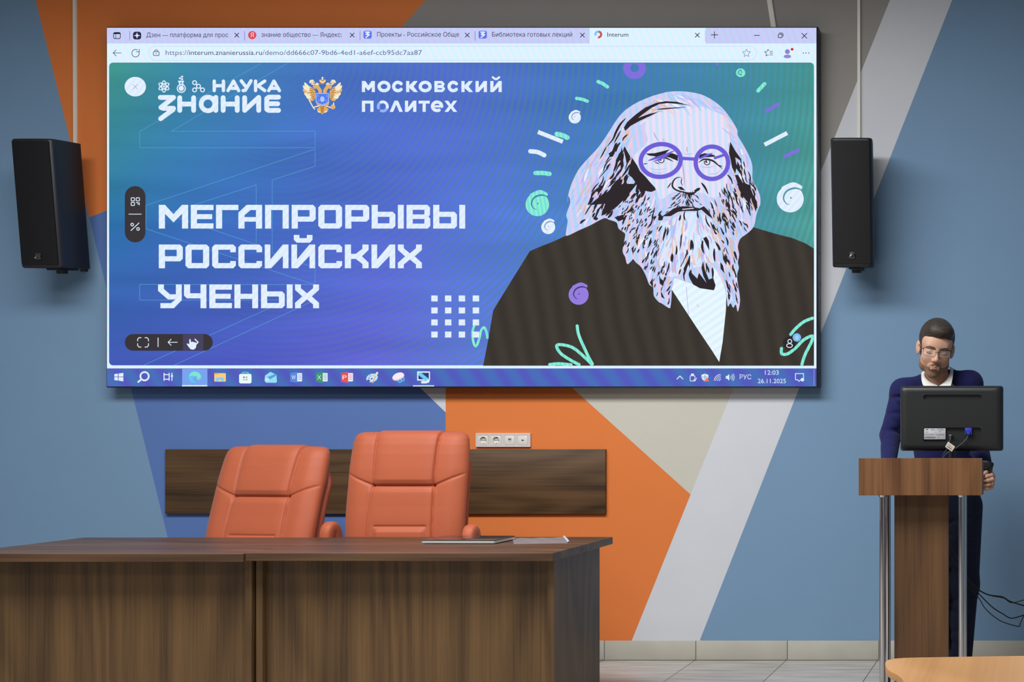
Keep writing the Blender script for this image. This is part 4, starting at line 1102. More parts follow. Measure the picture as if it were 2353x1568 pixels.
# frame with four square openings
n_edges = [a.x, c.x]
cell = [(a.x + mod * (k + .5) + (0.004 if k == 0 else -0.004 if k == 3 else 0)) for k in range(4)]
zc = (zb + zt) / 2; hs = 0.026
mb.box((a.x, yF, zb), (c.x, -0.0005, zc - hs), bev=.001); mb.box((a.x, yF, zc + hs), (c.x, -0.0005, zt), bev=.001)
ed = [a.x] + sum([[q - hs, q + hs] for q in cell], []) + [c.x]
for k in range(0, len(ed), 2):
    mb.box((ed[k], yF, zc - hs - .001), (ed[k + 1], -0.0005, zc + hs + .001))
MS = plain('socket_plastic', (214, 204, 196), 0.35)
obj('frame', mb, MS, root, world=True)
dk = M['black_gloss']; MSI = plain('socket_inner', (226, 222, 212), 0.35)
def plate_with_hole(x, r):
    """square insert with a round recess"""
    mb = MB(); n = 48
    sq = []
    for k in range(n):
        t = 2 * math.pi * k / n
        cx_, cz_ = math.cos(t), math.sin(t)
        q = (hs - .0007) / max(abs(cx_), abs(cz_))
        sq.append((x + cx_ * q, zc + cz_ * q))
    y0 = yF - 0.0012
    rings = [[(p[0], -0.002, p[1]) for p in sq], [(p[0], y0, p[1]) for p in sq],
             [(x + r * math.cos(2 * math.pi * k / n), y0, zc + r * math.sin(2 * math.pi * k / n)) for k in range(n)],
             [(x + (r - .0012) * math.cos(2 * math.pi * k / n), y0 - .0008, zc + (r - .0012) * math.sin(2 * math.pi * k / n)) for k in range(n)],
             [(x + (r - .002) * math.cos(2 * math.pi * k / n), y0 + .0125 - .002, zc + (r - .002) * math.sin(2 * math.pi * k / n)) for k in range(n)]]
    mb.loft(rings)
    return mb
for k in (0, 1):
    x = cell[k]
    s_ = obj('socket_insert', plate_with_hole(x, .0195), MSI, root, world=True)
    for dx in (-.0095, 0, .0095):
        obj('pin_hole', MB().lathe([(.0026, 0), (.0026, .0015)], n=14, axis='Y', c=(x + dx, yF + .0078, zc)), dk, s_, world=True)
    for dz in (-.0165, .0165):
        obj('earth_clip', MB().box((x - .0022, yF - .0005, zc + dz - .002), (x + .0022, yF + .009, zc + dz + .002), bev=.0006), M['steel'], s_, world=True)
x = cell[2]
s_ = obj('network_insert', MB().box((x - hs + .0007, yF - .0012, zc - hs + .0007), (x + hs - .0007, -.002, zc + hs - .0007), bev=.0008), MSI, root, world=True)
obj('network_port', MB().box((x - .0085, yF - .0018, zc - .009), (x + .0085, yF - .001, zc + .010), bev=.0004), plain('port_grey', (120, 116, 112), .5), s_, world=True)
obj('port_shutter', MB().box((x - .0085, yF - .0026, zc - .009), (x + .0085, yF - .0018, zc - .002), bev=.0003), MSI, s_, world=True)
x = cell[3]
s_ = obj('video_insert', MB().box((x - hs + .0007, yF - .0012, zc - hs + .0007), (x + hs - .0007, -.002, zc + hs - .0007), bev=.0008), MSI, root, world=True)
obj('video_port', MB().prism([(x - .0065, yF - .0011, zc + .002), (x + .0065, yF - .0011, zc + .002), (x + .0065, yF - .0011, zc - .0005), (x + .0045, yF - .0011, zc - .003), (x - .0045, yF - .0011, zc - .003), (x - .0065, yF - .0011, zc - .0005)], (0, -.0008, 0)), dk, s_, world=True)

# ------------------------------------------------------------------ loudspeakers
m, nt, b = newmat('speaker_grille')
tc = N(nt, 'ShaderNodeTexCoord'); mp = N(nt, 'ShaderNodeMapping'); mp.inputs['Scale'].default_value = (220, 220, 220)
nt.links.new(tc.outputs['Object'], mp.inputs['Vector'])
sp = N(nt, 'ShaderNodeSeparateXYZ'); nt.links.new(mp.outputs['Vector'], sp.inputs[0])
def frac(o_):
    q = N(nt, 'ShaderNodeMath', operation='FRACT'); nt.links.new(o_, q.inputs[0])
    q2 = N(nt, 'ShaderNodeMath', operation='SUBTRACT'); q2.inputs[1].default_value = .5; nt.links.new(q.outputs[0], q2.inputs[0])
    q3 = N(nt, 'ShaderNodeMath', operation='ABSOLUTE'); nt.links.new(q2.outputs[0], q3.inputs[0])
    return q3.outputs[0]
mxm = N(nt, 'ShaderNodeMath', operation='MAXIMUM'); nt.links.new(frac(sp.outputs['X']), mxm.inputs[0]); nt.links.new(frac(sp.outputs['Z']), mxm.inputs[1])
rp = N(nt, 'ShaderNodeValToRGB'); rp.color_ramp.elements[0].position = .26; rp.color_ramp.elements[0].color = (.004, .004, .0045, 1); rp.color_ramp.elements[1].position = .36; rp.color_ramp.elements[1].color = (.013, .013, .014, 1)
nt.links.new(mxm.outputs[0], rp.inputs['Fac']); nt.links.new(rp.outputs['Color'], b.inputs['Base Color'])
b.inputs['Roughness'].default_value = .6; b.inputs['Specular IOR Level'].default_value = .2
GRILLE = m
CABINET = plain('speaker_cabinet', (27, 26, 29), .42, bump=.25, bs=700)
BADGE = plain('badge_metal', (178, 172, 160), .3, metal=1.0)
def loudspeaker(xc, ztop, d_top, label):
    w_, h_, dep = .211, .655, .235
    tilt = math.radians(5.9)
    root = thing('loudspeaker', label, 'loudspeaker', (xc, d_top - WALL, ztop), (tilt, 0, 0), 'loudspeakers beside the screen')
    hw = w_ / 2
    # cabinet: front corners rounded, sides tapering to the back; local front face at y=0, top at z=0
    def outline(s_):
        pts = [(-hw * .80, dep)]
        pts += [(-hw, .06)]
        for k in range(6):
            t = math.pi + math.pi / 2 * k / 5
            pts.append((-hw + .022 + .022 * math.cos(t), .030 + .022 * math.sin(t)))
        for k in range(9):
            u = k / 8
            pts.append((-hw + .022 + (w_ - .044) * u, .008 - .006 * math.sin(math.pi * u)))
        for k in range(6):
            t = 1.5 * math.pi + math.pi / 2 * k / 5
            pts.append((hw - .022 + .022 * math.cos(t), .030 + .022 * math.sin(t)))
        pts += [(hw, .06), (hw * .80, dep)]
        return [(x * s_, y) for x, y in pts]
    rings = []
    for z, s_, in ((-h_, .965), (-h_ + .006, .995), (-h_ + .012, 1), (-.012, 1), (-.006, .995), (0, .965)):
        rings.append([(x, y + (1 - s_) * .2, z) for x, y in outline(s_)])
    obj('cabinet', MB().loft(rings), CABINET, root, ang=40)
    # slightly domed perforated grille between the rounded corners
    mb = MB(); nx = 20; xs_ = [-hw + .012 + (w_ - .024) * k / nx for k in range(nx + 1)]
    fy = lambda x: .0068 - .008 * math.cos(math.pi / 2 * x / hw) ** .8
    pr = [(x, fy(x)) for x in xs_]
    rings = [[(x, y, z) for x, y in pr] + [(x, .026, z) for x, y in pr[::-1]] for z in (-h_ + .018, -.014)]
    obj('grille', mb.loft(rings), GRILLE, root, ang=30)
    # round badge: ring with an arch-shaped mark and a bar
    bx, bz, by = .0, -h_ + .058, fy(0) - .0005
    mb = MB().lathe([(.0185, 0), (.0185, -.0022), (.0172, -.0026)], n=40, axis='Y', c=(bx, by, bz))
    badge = obj('badge', mb, M['black_gloss'], root)
    mk = MB()
    yy = by - .0036
    for k0, k1 in ((35, 145), (195, 250), (290, 345)):
        pts = [(bx + .0165 * math.cos(math.radians(t)), yy, bz + .0165 * math.sin(math.radians(t))) for t in range(k0, k1 + 1, 10)]
        mk.tube(pts, .0009, n=6)
    for s_ in (1, .55):
        mk.tube([(bx - .0125 * s_, yy, bz - .004), (bx - .004 * s_, yy, bz + .0105 * s_ - .002), (bx, yy, bz + .012 * s_ - .002), (bx + .004 * s_, yy, bz + .0105 * s_ - .002), (bx + .0125 * s_, yy, bz - .004)], .0013 if s_ == 1 else .001, n=6)
    mk.box((bx - .014, yy - .0005, bz - .0085), (bx + .014, yy + .0008, bz - .0068)); mk.box((bx - .006, yy - .0005, bz - .0132), (bx + .006, yy + .0008, bz - .0115))
    obj('badge_mark', mk, BADGE, badge)
    # swivel bracket to the wall, hanging below and behind the cabinet
    back = -(d_top - WALL)                      # distance of the wall behind the front-top edge
    mb = MB().box((-.032, .085, -h_ - .010), (.032, .225, -h_ + .001), bev=.003)
    mb.lathe([(.024, -h_ - .028), (.026, -h_ - .014), (.026, -h_ - .008)], n=24, c=(0, .15, 0))
    mb.box((-.02, .2, -h_ - .010), (.02, .236, -h_ * .7), bev=.003)
    ws = Matrix.Rotation(-tilt, 3, 'X')
    p = ws @ Vector((0, back, -h_ * .86))
    mb.box((-.016, p.y - .026, p.z - .07), (.016, p.y - .006, p.z + .07), bev=.003)
    mb.tube([(0, .2, -h_ * .86), (0, p.y - .02, p.z)], .014, n=16)
    obj('swivel_bracket', mb, M['black_plastic'], root)
    for z in (-.06, -h_ + .06):
        for sx_ in (-1, 1):
            mb = MB().lathe([(.0035, 0), (.0035, .0022)], n=10, axis='X', c=(sx_ * hw * .985 - (.0022 if sx_ > 0 else 0), .075, z))
            obj('rigging_screw', mb, M['black_gloss'], root)
    return root
pr_ = W(1954, 316, 6.42)
loudspeaker(pr_.x, pr_.z, 6.42, 'black column loudspeaker on the wall right of the screen, above the lectern')
pl_ = W(66.5, 318, 6.42)
loudspeaker(pl_.x, pl_.z, 6.42, 'black column loudspeaker on the wall left of the screen, side in shade')

# ------------------------------------------------------------------ the two desks
def desk(x0, x1, dfront, dback, label, zoff=0.0, il=.022, ir=.022, grp='desks in front of the orange chairs'):
    y0, y1 = dfront - WALL, dback - WALL
    root = thing('office_desk', label, 'desk', ((x0 + x1) / 2, (y0 + y1) / 2, 0), group=grp)
    zt = 0.750 + zoff; th = .033
    mb = MB().box((x0, y0, zt - th), (x1, y1, zt), bev=.0012, seg=1)
    top = obj('tabletop', mb, M['wood_h'], root, world=True)
    e = .027; yi0, yi1 = y0 + .068, y1 - .11
    s1_ = obj('side_panel', MB().box((x1 - ir - e, yi0, 0.0), (x1 - ir, yi1, zt - th), bev=.001, seg=1), M['wood_side'], root, world=True)
    s2_ = obj('side_panel', MB().box((x0 + il, yi0, 0.0), (x0 + il + e, yi1, zt - th), bev=.001, seg=1), M['wood_side'], root, world=True)
    obj('modesty_panel', MB().box((x0 + il + e, yi0 + .022, 0.06), (x1 - ir - e, yi0 + .040, zt - th), bev=.0008, seg=1), M['wood_v'], root, world=True)
    ft = MB()
    for x in (x1 - ir - .0135, x0 + il + .0135):
        for y in (yi0 + .05, yi1 - .05):
            ft.lathe([(.016, -0.0), (.016, .004)], n=16, c=(x, y, 0))
    return root
XS = (562 - CX) * 5.13 / F
desk(-4.425, XS - .001, 5.122, 5.845, 'dark walnut office desk on the left, nothing on its top', -.0015, ir=.008)
desk(XS + .001, -1.981, 5.132, 5.85, 'dark walnut office desk on the right with a closed laptop on it', .0008, il=.002)

# laptop on the right desk
ZT = 0.7508
p0 = W(970, 0, 5.505).x
lx0, lx1, ly0, ly1 = -2.700, -2.375, 5.505 - WALL, 5.715 - WALL
root = thing('laptop', 'closed thin laptop with silver edges lying on the right desk', 'laptop', ((lx0 + lx1) / 2, (ly0 + ly1) / 2, ZT), (0, 0, math.radians(-1.2)))
hx, hy = (lx1 - lx0) / 2, (ly1 - ly0) / 2
def slab(hx, hy, z0, z1, r, bev):
    pts = []
    for sx_, sy_, a0 in ((1, 1, 0), (-1, 1, 90), (-1, -1, 180), (1, -1, 270)):
        for k in range(6):
            t = math.radians(a0 + 18 * k)
            pts.append((sx_ * (hx - r) + r * math.cos(t), sy_ * (hy - r) + r * math.sin(t)))
    rings = []
    for z, ins in ((z0, bev), (z0 + bev * .3, bev * .25), (z0 + bev * .6, 0), (z1 - bev * .3, 0), (z1, bev * .4)):
        rings.append([(x * (1 - ins / hx), y * (1 - ins / hy), z) for x, y in pts])
    return MB().loft(rings)
SILVER = plain('laptop_silver', (206, 204, 194), .35, metal=.35)
obj('base', slab(hx, hy, .0022, .0135, .010, .003), SILVER, root)
lid = obj('lid', slab(hx, hy, .0140, .0180, .010, .0012), [plain('laptop_lid', (104, 98, 100), .14, metal=.7)], root)
for sx_ in (-1, 1):
    for sy_ in (-1, 1):
        obj('rubber_foot', MB().lathe([(.006, 0), (.006, .003)], n=12, c=(sx_ * (hx - .03), sy_ * (hy - .03), 0)), M['rubber'], root)
obj('hinge', MB().tube([(-hx * .8, hy - .004, .0108), (hx * .8, hy - .004, .0108)], .004, n=10), plain('hinge_dark', (60, 58, 60), .4), root)

# clear plastic sleeve
m, nt, b = newmat('clear_film')
b.inputs['Base Color'].default_value = (.93, .90, .95, 1); b.inputs['Roughness'].default_value = .22
b.inputs['Alpha'].default_value = .16; b.inputs['Specular IOR Level'].default_value = .8
mb = MB(); nx_, ny_ = 26, 10; vs = []
c4 = [W(1181, 1252, 5.50), W(1311, 1247, 5.54), W(1300, 1233.5, 5.80), W(1177, 1237, 5.74)]
for k in range(4):
    c4[k].z = ZT
for layer_ in (0, 1):
    for j in range(ny_ + 1):
        for i in range(nx_ + 1):
            u, v = i / nx_, j / ny_
            p = (c4[0] * (1 - u) + c4[1] * u) * (1 - v) + (c4[3] * (1 - u) + c4[2] * u) * v
            bul = .004 * math.sin(math.pi * v) * math.sin(math.pi * u) + .003 * math.exp(-((u - .93) / .04) ** 2) * math.sin(math.pi * min(1, v * 1.1)) + .002 * math.sin(9 * u + 3 * v) ** 2
            z = .0008 + (bul + .0012 if layer_ else 0) + .012 * max(0, u - .9) * v
            vs.append((p.x, p.y, p.z + z))
fs = []; st_ = (nx_ + 1) * (ny_ + 1)
for l_ in (0, 1):
    for j in range(ny_):
        for i in range(nx_):
            q = l_ * st_ + j * (nx_ + 1) + i
            fs.append((q, q + 1, q + nx_ + 2, q + nx_ + 1))
for i in range(nx_):
    fs.append((i, i + 1, st_ + i + 1, st_ + i)); q = ny_ * (nx_ + 1) + i; fs.append((q, q + 1, st_ + q + 1, st_ + q))
for j in range(ny_):
    q = j * (nx_ + 1); fs.append((q, q + nx_ + 1, st_ + q + nx_ + 1, st_ + q)); q += nx_; fs.append((q, q + nx_ + 1, st_ + q + nx_ + 1, st_ + q))
mb.add(vs, fs)
root = thing('plastic_sleeve', 'clear crinkled plastic sleeve lying on the desk right of the laptop', 'sleeve', tuple((c4[0] + c4[2]) / 2))
obj('pocket', mb, m, root, world=True, ang=60)
mb = MB()
a_, b_ = c4[1] * .88 + c4[0] * .12, c4[2] * .88 + c4[3] * .12
ring_ = []
for k in range(9):
    v = k / 8
    q0 = c4[1] * (1 - v) + c4[2] * v; q1 = (c4[1] * .945 + c4[0] * .055) * (1 - v) + (c4[2] * .945 + c4[3] * .055) * v
    hz = .010 + .004 * v + .002 * math.sin(5 * v)
    ring_.append([(q1.x, q1.y, q1.z + .006), ((q0.x + q1.x) / 2, (q0.y + q1.y) / 2, q0.z + hz), (q0.x, q0.y, q0.z + .004), (q0.x, q0.y, q0.z + .0032), ((q0.x + q1.x) / 2, (q0.y + q1.y) / 2, q0.z + hz - .001), (q1.x, q1.y, q1.z + .005)])
obj('folded_flap', mb.loft(ring_), plain('film_flap', (214, 208, 216), .35), root, world=True, ang=60)

# ------------------------------------------------------------------ orange office chairs
LEATHER = plain('orange_leather', (182, 91, 57), .55, spec=.38, var=.06, vs=6, bump=.12, bs=420, sheen=.1)
LEATHER_D = plain('orange_leather_shell', (168, 78, 48), .5, spec=.4, bump=.1, bs=420)
PROF = [(.44, .25, .085), (.50, .268, .100), (.60, .280, .112), (.70, .284, .118), (.78, .285, .116), (.88, .286, .110), (.98, .285, .112), (1.06, .286, .118), (1.13, .283, .118), (1.175, .280, .112), (1.205, .275, .100), (1.222, .266, .082), (1.232, .250, .056), (1.236, .226, .02)]
def pinterp(z):
    for (z0, w0, t0), (z1, w1, t1) in zip(PROF[:-1], PROF[1:]):
        if z <= z1:
            k = (z - z0) / (z1 - z0); k = max(0, min(1, k))
            return w0 + (w1 - w0) * k, t0 + (t1 - t0) * k
    return PROF[-1][1:]
SEAMS = [((-.144, .978), (.144, .978)), ((-.144, .978), (-.150, 1.24)), ((.144, .978), (.150, 1.24)),
         ((-.144, .978), (-.275, 1.034)), ((.144, .978), (.275, 1.034)),
         ((-.146, .978), (-.176, .46)), ((.146, .978), (.158, .46)), ((-.118, .785), (.118, .785))]
def segd(x, z, s_):
    (x0, z0), (x1, z1) = s_
    dx, dz = x1 - x0, z1 - z0
    t = max(0, min(1, ((x - x0) * dx + (z - z0) * dz) / (dx * dx + dz * dz)))
    return math.hypot(x - x0 - t * dx, z - z0 - t * dz)
def backrest_mesh():
    NF, NBk = 230, 26
    zs = [.44 + (1.19 - .44) * k / 190 for k in range(191)] + [1.19 + (1.236 - 1.19) * math.sin(math.pi / 2 * k / 16) for k in range(1, 17)]
    rings = []
    for z in zs:
        w_, t_ = pinterp(z)
        ring = []
        lean = .0
        for k in range(NF + 1):
            u = -1 + 2 * k / NF
            u = math.copysign(abs(u) ** .92, u)
            x = u * w_
            edge = (1 - abs(u) ** 5) ** .42 if abs(u) < 1 else 0
            y = -t_ / 2 * edge
            g = 0
            for i, s_ in enumerate(SEAMS):
                dd = segd(x, z, s_)
                if dd < .06:
                    deep = .011 if i in (0, 1, 2, 6) else .006 if i == 7 else .008
                    g += deep * math.exp(-(dd / .0052) ** 2) + deep * .18 * math.exp(-(dd / .022) ** 2)
            bul = 0
            if abs(x) < .15 and .978 < z:
                bul = .013 * (1 - (abs(x) / .152) ** 6) * min(1, (z - .978) / .03)
            elif abs(x) < .165 and z < .978:
                bul = .005 * (1 - (abs(x) / .17) ** 6) * min(1, (.978 - z) / .03)
                if abs(x) < .125 and z < .785:
                    bul += .010 * min(1, (.785 - z) / .025) * min(1, (.125 - abs(x)) / .02)
            if abs(x) > .16:
                bul += .007 * math.exp(-((abs(x) - .225) / .04) ** 2)
            y += (g - bul) * edge
            ring.append([x, y, z])
        for k in range(1, NBk):
            u = 1 - 2 * k / NBk
            edge = (1 - abs(u) ** 5) ** .42
            ring.append([u * w_, t_ / 2 * edge, z])
        rings.append(ring)
    # headrest bulge of the middle panel over the top edge
    out = []
    for ring in rings:
        z = ring[0][2]
        lift = max(0, (z - 1.15) / .086)
        out.append([(x, y, zz + (.007 * lift if abs(x) < .148 else 0.0)) for x, y, zz in ring])
    # forward bow: lumbar pushed to the sitter, top leaning back
    return MB().loft([[(x, y + .18 * max(0, z - .8) ** 2 + .02 * math.cos((z - .62) * 5) * -1 + .02, z) for x, y, z in r] for r in out])
ch_mesh = backrest_mesh()
def office_chair(loc, yaw, recline, label, drop=0.0, back_arm=0.0):
    root = thing('office_chair', label, 'chair', loc, (0, 0, yaw), 'orange leather office chairs behind the desks')
    R = Matrix.Rotation(-recline, 3, 'X')
    piv = Vector((0, .02, .44)); place = Vector((0, .21, .44))
    def leaned(mb):
        q = MB(); q.f = mb.f; q.m = mb.m
        q.v = [tuple(R @ (Vector(p) - Vector((0, 0, .44))) + place) for p in mb.v]
        return q
    back = obj('backrest', leaned(ch_mesh), LEATHER, root, ang=70)
    sh = MB(); rings = []
    for k in range(24):
        z = .47 + .715 * k / 23
        w_, t_ = pinterp(z)
        s_ = math.sin(math.pi * min(1, (k + .6) / 5) / 2) * math.sin(math.pi * min(1, (23.6 - k) / 5) / 2)
        ww = w_ * .93 * (0.55 + .45 * s_)
        by = .18 * max(0, z - .8) ** 2 - .02 * math.cos((z - .62) * 5) + .02
        ring = []
        for j in range(24):
            t = 2 * math.pi * j / 24
            ring.append((ww * math.copysign(abs(math.cos(t)) ** .4, math.cos(t)), by + t_ / 2 + .016 + .020 * math.copysign(abs(math.sin(t)) ** .6, math.sin(t)), z))
        rings.append(ring)
    obj('back_shell', leaned(sh.loft(rings)), LEATHER_D, root, ang=50)
    # seat cushion
    rings = []
    for z, s_ in ((.40, .86), (.405, .93), (.42, .985), (.46, 1.0), (.495, .985), (.512, .94), (.518, .86), (.519, .6)):
        ring = []
        for j in range(48):
            t = 2 * math.pi * j / 48
            x = .265 * s_ * math.copysign(abs(math.cos(t)) ** .45, math.cos(t)); y = -.04 + .265 * s_ * math.copysign(abs(math.sin(t)) ** .45, math.sin(t))
            ring.append((x, y, z))
        rings.append(ring)
    obj('seat', MB().loft(rings), LEATHER, root, ang=50)
    for sx_ in (-1, 1):
        x = sx_ * .385
        dz_ = 0 if sx_ > 0 else -.10              # the left arm pad is set lower
        pth = [(x, .034, .60 + dz_), (x, .034, .70 + dz_), (x, .042, .755 + dz_), (x, .062, .775 + dz_), (x, .085, .755 + dz_), (x, .098, .70 + dz_), (x, .102, .64 + dz_)]
        pth = [(q[0], q[1] + back_arm, q[2]) for q in pth]
        rings = []
        pts = spline3(pth, 5)
        for i, p in enumerate(pts):
            q0, q1 = pts[max(i - 1, 0)], pts[min(i + 1, len(pts) - 1)]
            t = (q1 - q0).normalized(); up = t.cross(Vector((1, 0, 0))).normalized()
            k = .6 + .4 * math.sin(math.pi * i / (len(pts) - 1)) ** .5
            ring = []
            for j in range(16):
                a = 2 * math.pi * j / 16
                ring.append(p + Vector((1, 0, 0)) * (.030 * k * math.copysign(abs(math.cos(a)) ** .6, math.cos(a))) + up * (.030 * k * math.copysign(abs(math.sin(a)) ** .7, math.sin(a))))
            rings.append(ring)
        arm = obj('armrest', MB().loft(rings), LEATHER, root, ang=60)
        mb = MB().tube([(x, .070 + back_arm, .74 + dz_), (x, .05 + back_arm * .7, .58), (sx_ * .31, -.02, .43), (sx_ * .2, -.03, .40)], .017, n=12)
        obj('arm_support', mb, M['black_plastic'], arm)
    mb = MB().tube([(0, 0, .13), (0, 0, .28)], .032, n=20).tube([(0, 0, .27), (0, 0, .40)], .018, n=20).box((-.12, -.14, .375), (.12, .12, .405), bev=.006)
    mb.tube([(0, .1, .385), (0, .22, .40), (0, .262, .50), (0, .272, .62)], [.03, .03, .028, .022], n=12)
    obj('gas_lift', mb, M['black_plastic'], root)
    for k in range(5):
        a = 2 * math.pi * k / 5 + .3
        ca, sa = math.cos(a), math.sin(a)
        leg = obj('base_leg', MB().tube([(.02 * ca, .02 * sa, .125), (.16 * ca, .16 * sa, .118), (.31 * ca, .31 * sa, .085)], [.028, .024, .017], n=10), M['black_plastic'], root)
        mb = MB()
        for s_ in (-1, 1):
            c_ = Vector((.31 * ca - sa * .014 * s_, .31 * sa + ca * .014 * s_, .026))
            ax = Vector((-sa, ca, 0))
            mb.tube([c_ - ax * .008, c_ + ax * .008], .026, n=18)
        mb.tube([(.31 * ca, .31 * sa, .03), (.31 * ca, .31 * sa, .085)], .008, n=8)
        obj('caster', mb, M['rubber'], leg)
    for o_ in root.children:                       # a chair with its gas lift let down
        if o_.name.split('.')[0] in ('backrest', 'back_shell', 'seat'):
            o_.location.z -= drop
        elif o_.name.startswith('gas_lift'):
            o_.scale.z = (.40 - drop) / .40
    return root
def spline3(pts, k=5):
    P = [Vector(p) for p in pts]; P = [P[0]] + P + [P[-1]]
    out = []
    for i in range(1, len(P) - 2):
        for j in range(k):
            t = j / k; a, b, d, e = P[i - 1], P[i], P[i + 1], P[i + 2]
            out.append(.5 * (2 * b + (d - a) * t + (2 * a - 5 * b + 4 * d - e) * t * t + (3 * b - a - 3 * d + e) * t ** 3))
    out.append(P[-2])
    return out
office_chair((-3.045, -.960, 0), 0.0, math.radians(0.5), 'taller orange leather office chair at the right desk, back upright')
office_chair((-3.835, -.915, 0), math.radians(-8), math.radians(8.5), 'orange leather office chair at the left desk, back tipped and turned aside', .055, .19)

# ------------------------------------------------------------------ lectern
LD = 5.5
x0, x1 = W(1973, 0, LD).x, W(2257, 0, LD).x
z0, z1 = W(0, 1139, LD).z, W(0, 1053.5, LD).z
yf = LD - WALL; yb = yf + .30
root = thing('lectern', 'tall wooden lectern on chrome tubes with a monitor on top', 'lectern', ((x0 + x1) / 2, yf + .17, 0))
obj('front_board', MB().box((x0, yf, z0), (x1, yf + .018, z1), bev=.001, seg=1), M['wood_lectern'], root, world=True)
for xa, xb in ((x0, x0 + .018), (x1 - .018, x1)):
    obj('side_board', MB().prism([(xa, yf + .018, z0), (xa, yf + .13, z0), (xa, yf + .13, z1 - .03), (xa, yf + .018, z1 - .003)], (xb - xa, 0, 0), bev=.001), M['wood_lectern'], root, world=True)
zd = z1 - .070
obj('desktop', MB().box((x0 + .018, yf + .018, zd - .018), (x1 - .018, yb, zd), bev=.001, seg=1), M['wood_h'], root, world=True)
obj('bottom_board', MB().box((x0 + .018, yf + .018, z0), (x1 - .018, yb, z0 + .018), bev=.001, seg=1), M['wood_lectern'], root, world=True)
cxa, cxb = W(2055, 0, 5.60).x, W(2180, 0, 5.60).x
col_ = obj('column', MB().box((cxa, 5.60 - WALL, 0.03), (cxb, 5.60 - WALL + .018, z0), bev=.001, seg=1), M['wood_column'], root, world=True)
for px_, d_ in ((2027.5, 5.572), (2027.5, 5.775), (2209, 5.572), (2209, 5.775)):
    X = W(px_, 0, 5.572).x
    r_ = .0128
    p_ = obj('tube_leg', MB().tube([(X, d_ - WALL, 0.03), (X, d_ - WALL, z0)], r_, n=28), M['chrome'], root, world=True)
    obj('collar', MB().lathe([(.0128, z0 - .012), (.017, z0 - .010), (.019, z0 - .001), (.019, z0)], n=28, c=(X, d_ - WALL, 0)), M['chrome'], p_, world=True)
obj('base_plate', MB().box((x0 - .01, yf + .01, 0.0), (x1 + .01, yb + .05, 0.03), bev=.002), M['wood_column'], root, world=True)

# monitor
MDp = 5.66
mx0, mx1 = W(2067, 0, MDp).x, W(2305, 0, MDp).x
mz1, mz0 = W(0, 886.5, MDp).z, W(0, 1037, MDp).z
mxc, mzc = (mx0 + mx1) / 2, (mz0 + mz1) / 2
root = thing('computer_monitor', 'black computer monitor seen from behind, standing on the lectern', 'monitor', (mxc, MDp - WALL + .03, zd), (0, 0, 0))
mhw, mhh = (mx1 - mx0) / 2, (mz1 - mz0) / 2
def rrect_pts(hw_, hh_, r, n=6):
    pts = []
    for sx_, sz_, a0 in ((1, 1, 0), (-1, 1, 90), (-1, -1, 180), (1, -1, 270)):
        for k in range(n + 1):
            t = math.radians(a0 + 90 * k / n)
            pts.append((sx_ * (hw_ - r) + r * math.cos(t), sz_ * (hh_ - r) + r * math.sin(t)))
    return pts
lz = mzc - zd
# local y: 0 = middle of the case, negative = towards the hall (the back of the monitor)
def mring(hw_, hh_, r, y, dz=0):
    return [(x, y, z + lz + dz) for x, z in rrect_pts(hw_, hh_, r)]
MBK = plain('monitor_back', (33, 34, 34), .42, spec=.5, bump=.10, bs=1500)
rings = [mring(mhw - .006, mhh - .006, .012, .020), mring(mhw, mhh, .013, .016), mring(mhw, mhh, .013, .004)]
for k in range(1, 9):
    t_ = k / 8
    i_ = .030 * t_ ** 2.2
    rings.append(mring(mhw - .002 * min(1, t_ * 4) - i_, mhh - .002 * min(1, t_ * 4) - i_ * .8, .014 + .004 * t_, .004 - .0325 * math.sin(math.pi / 2 * t_) ** .9))
rings[-1] = mring(mhw - .032, mhh - .026, .018, -.0285)
case_mb = MB().loft(rings, cap=False)
n_ = len(rings[0])
# back panel with two real recesses: a slot above and the port bay below
yB = -.0285
W2L = lambda px_, py_: ((px_ - 2186) / 238 * (2 * mhw), lz - (py_ - 961.7) / 150.5 * (2 * mhh))
bx0, bz1 = W2L(2122, 983); bx1, bz0 = W2L(2254, 1015.5)
sx0, sz1 = W2L(2121.5, 907.5); sx1, sz0 = W2L(2255.5, 918.5)
def grid_back():
    outer = [(x, z + lz) for x, z in rrect_pts(mhw - .032, mhh - .026, .018)]
    slot = [(x + (sx0 + sx1) / 2, z + (sz0 + sz1) / 2) for x, z in rrect_pts((sx1 - sx0) / 2, (sz1 - sz0) / 2, (sz1 - sz0) / 2 - .0005)]
    bay = [(x + (bx0 + bx1) / 2, z + (bz0 + bz1) / 2) for x, z in rrect_pts((bx1 - bx0) / 2, (bz1 - bz0) / 2, .008)]
    bm = bmesh.new()
    def loop(pts):
        vs = [bm.verts.new((x, yB, z)) for x, z in pts]
        return [bm.edges.new((vs[i], vs[(i + 1) % len(vs)])) for i in range(len(vs))]
    es = loop(outer) + loop(slot) + loop(bay)
    bmesh.ops.triangle_fill(bm, use_beauty=True, use_dissolve=False, edges=es)
    bm.verts.index_update()
    mb = MB()
    mb.add([v.co.copy() for v in bm.verts], [[v.index for v in f.verts] for f in bm.faces])
    bm.free()
    for pts, dep in ((slot, .010), (bay, .012)):
        k = len(pts)
        vs = [(x, yB, z) for x, z in pts] + [(x, yB + dep, z) for x, z in pts]
        fs = [(i, (i + 1) % k, k + (i + 1) % k, k + i) for i in range(k)] + [tuple(range(k, 2 * k))]
        mb.add(vs, fs)
    return mb
gb = grid_back()
case_mb.add(gb.v, gb.f)
case_mb.add([p for p in rings[0]], [tuple(range(n_))])
body = obj('case', case_mb, MBK, root, ang=30)
obj('screen', MB().prism([(x, .0195, z + lz) for x, z in rrect_pts(mhw - .02, mhh - .02, .002)], (0, .0015, 0)), M['black_gloss'], body)
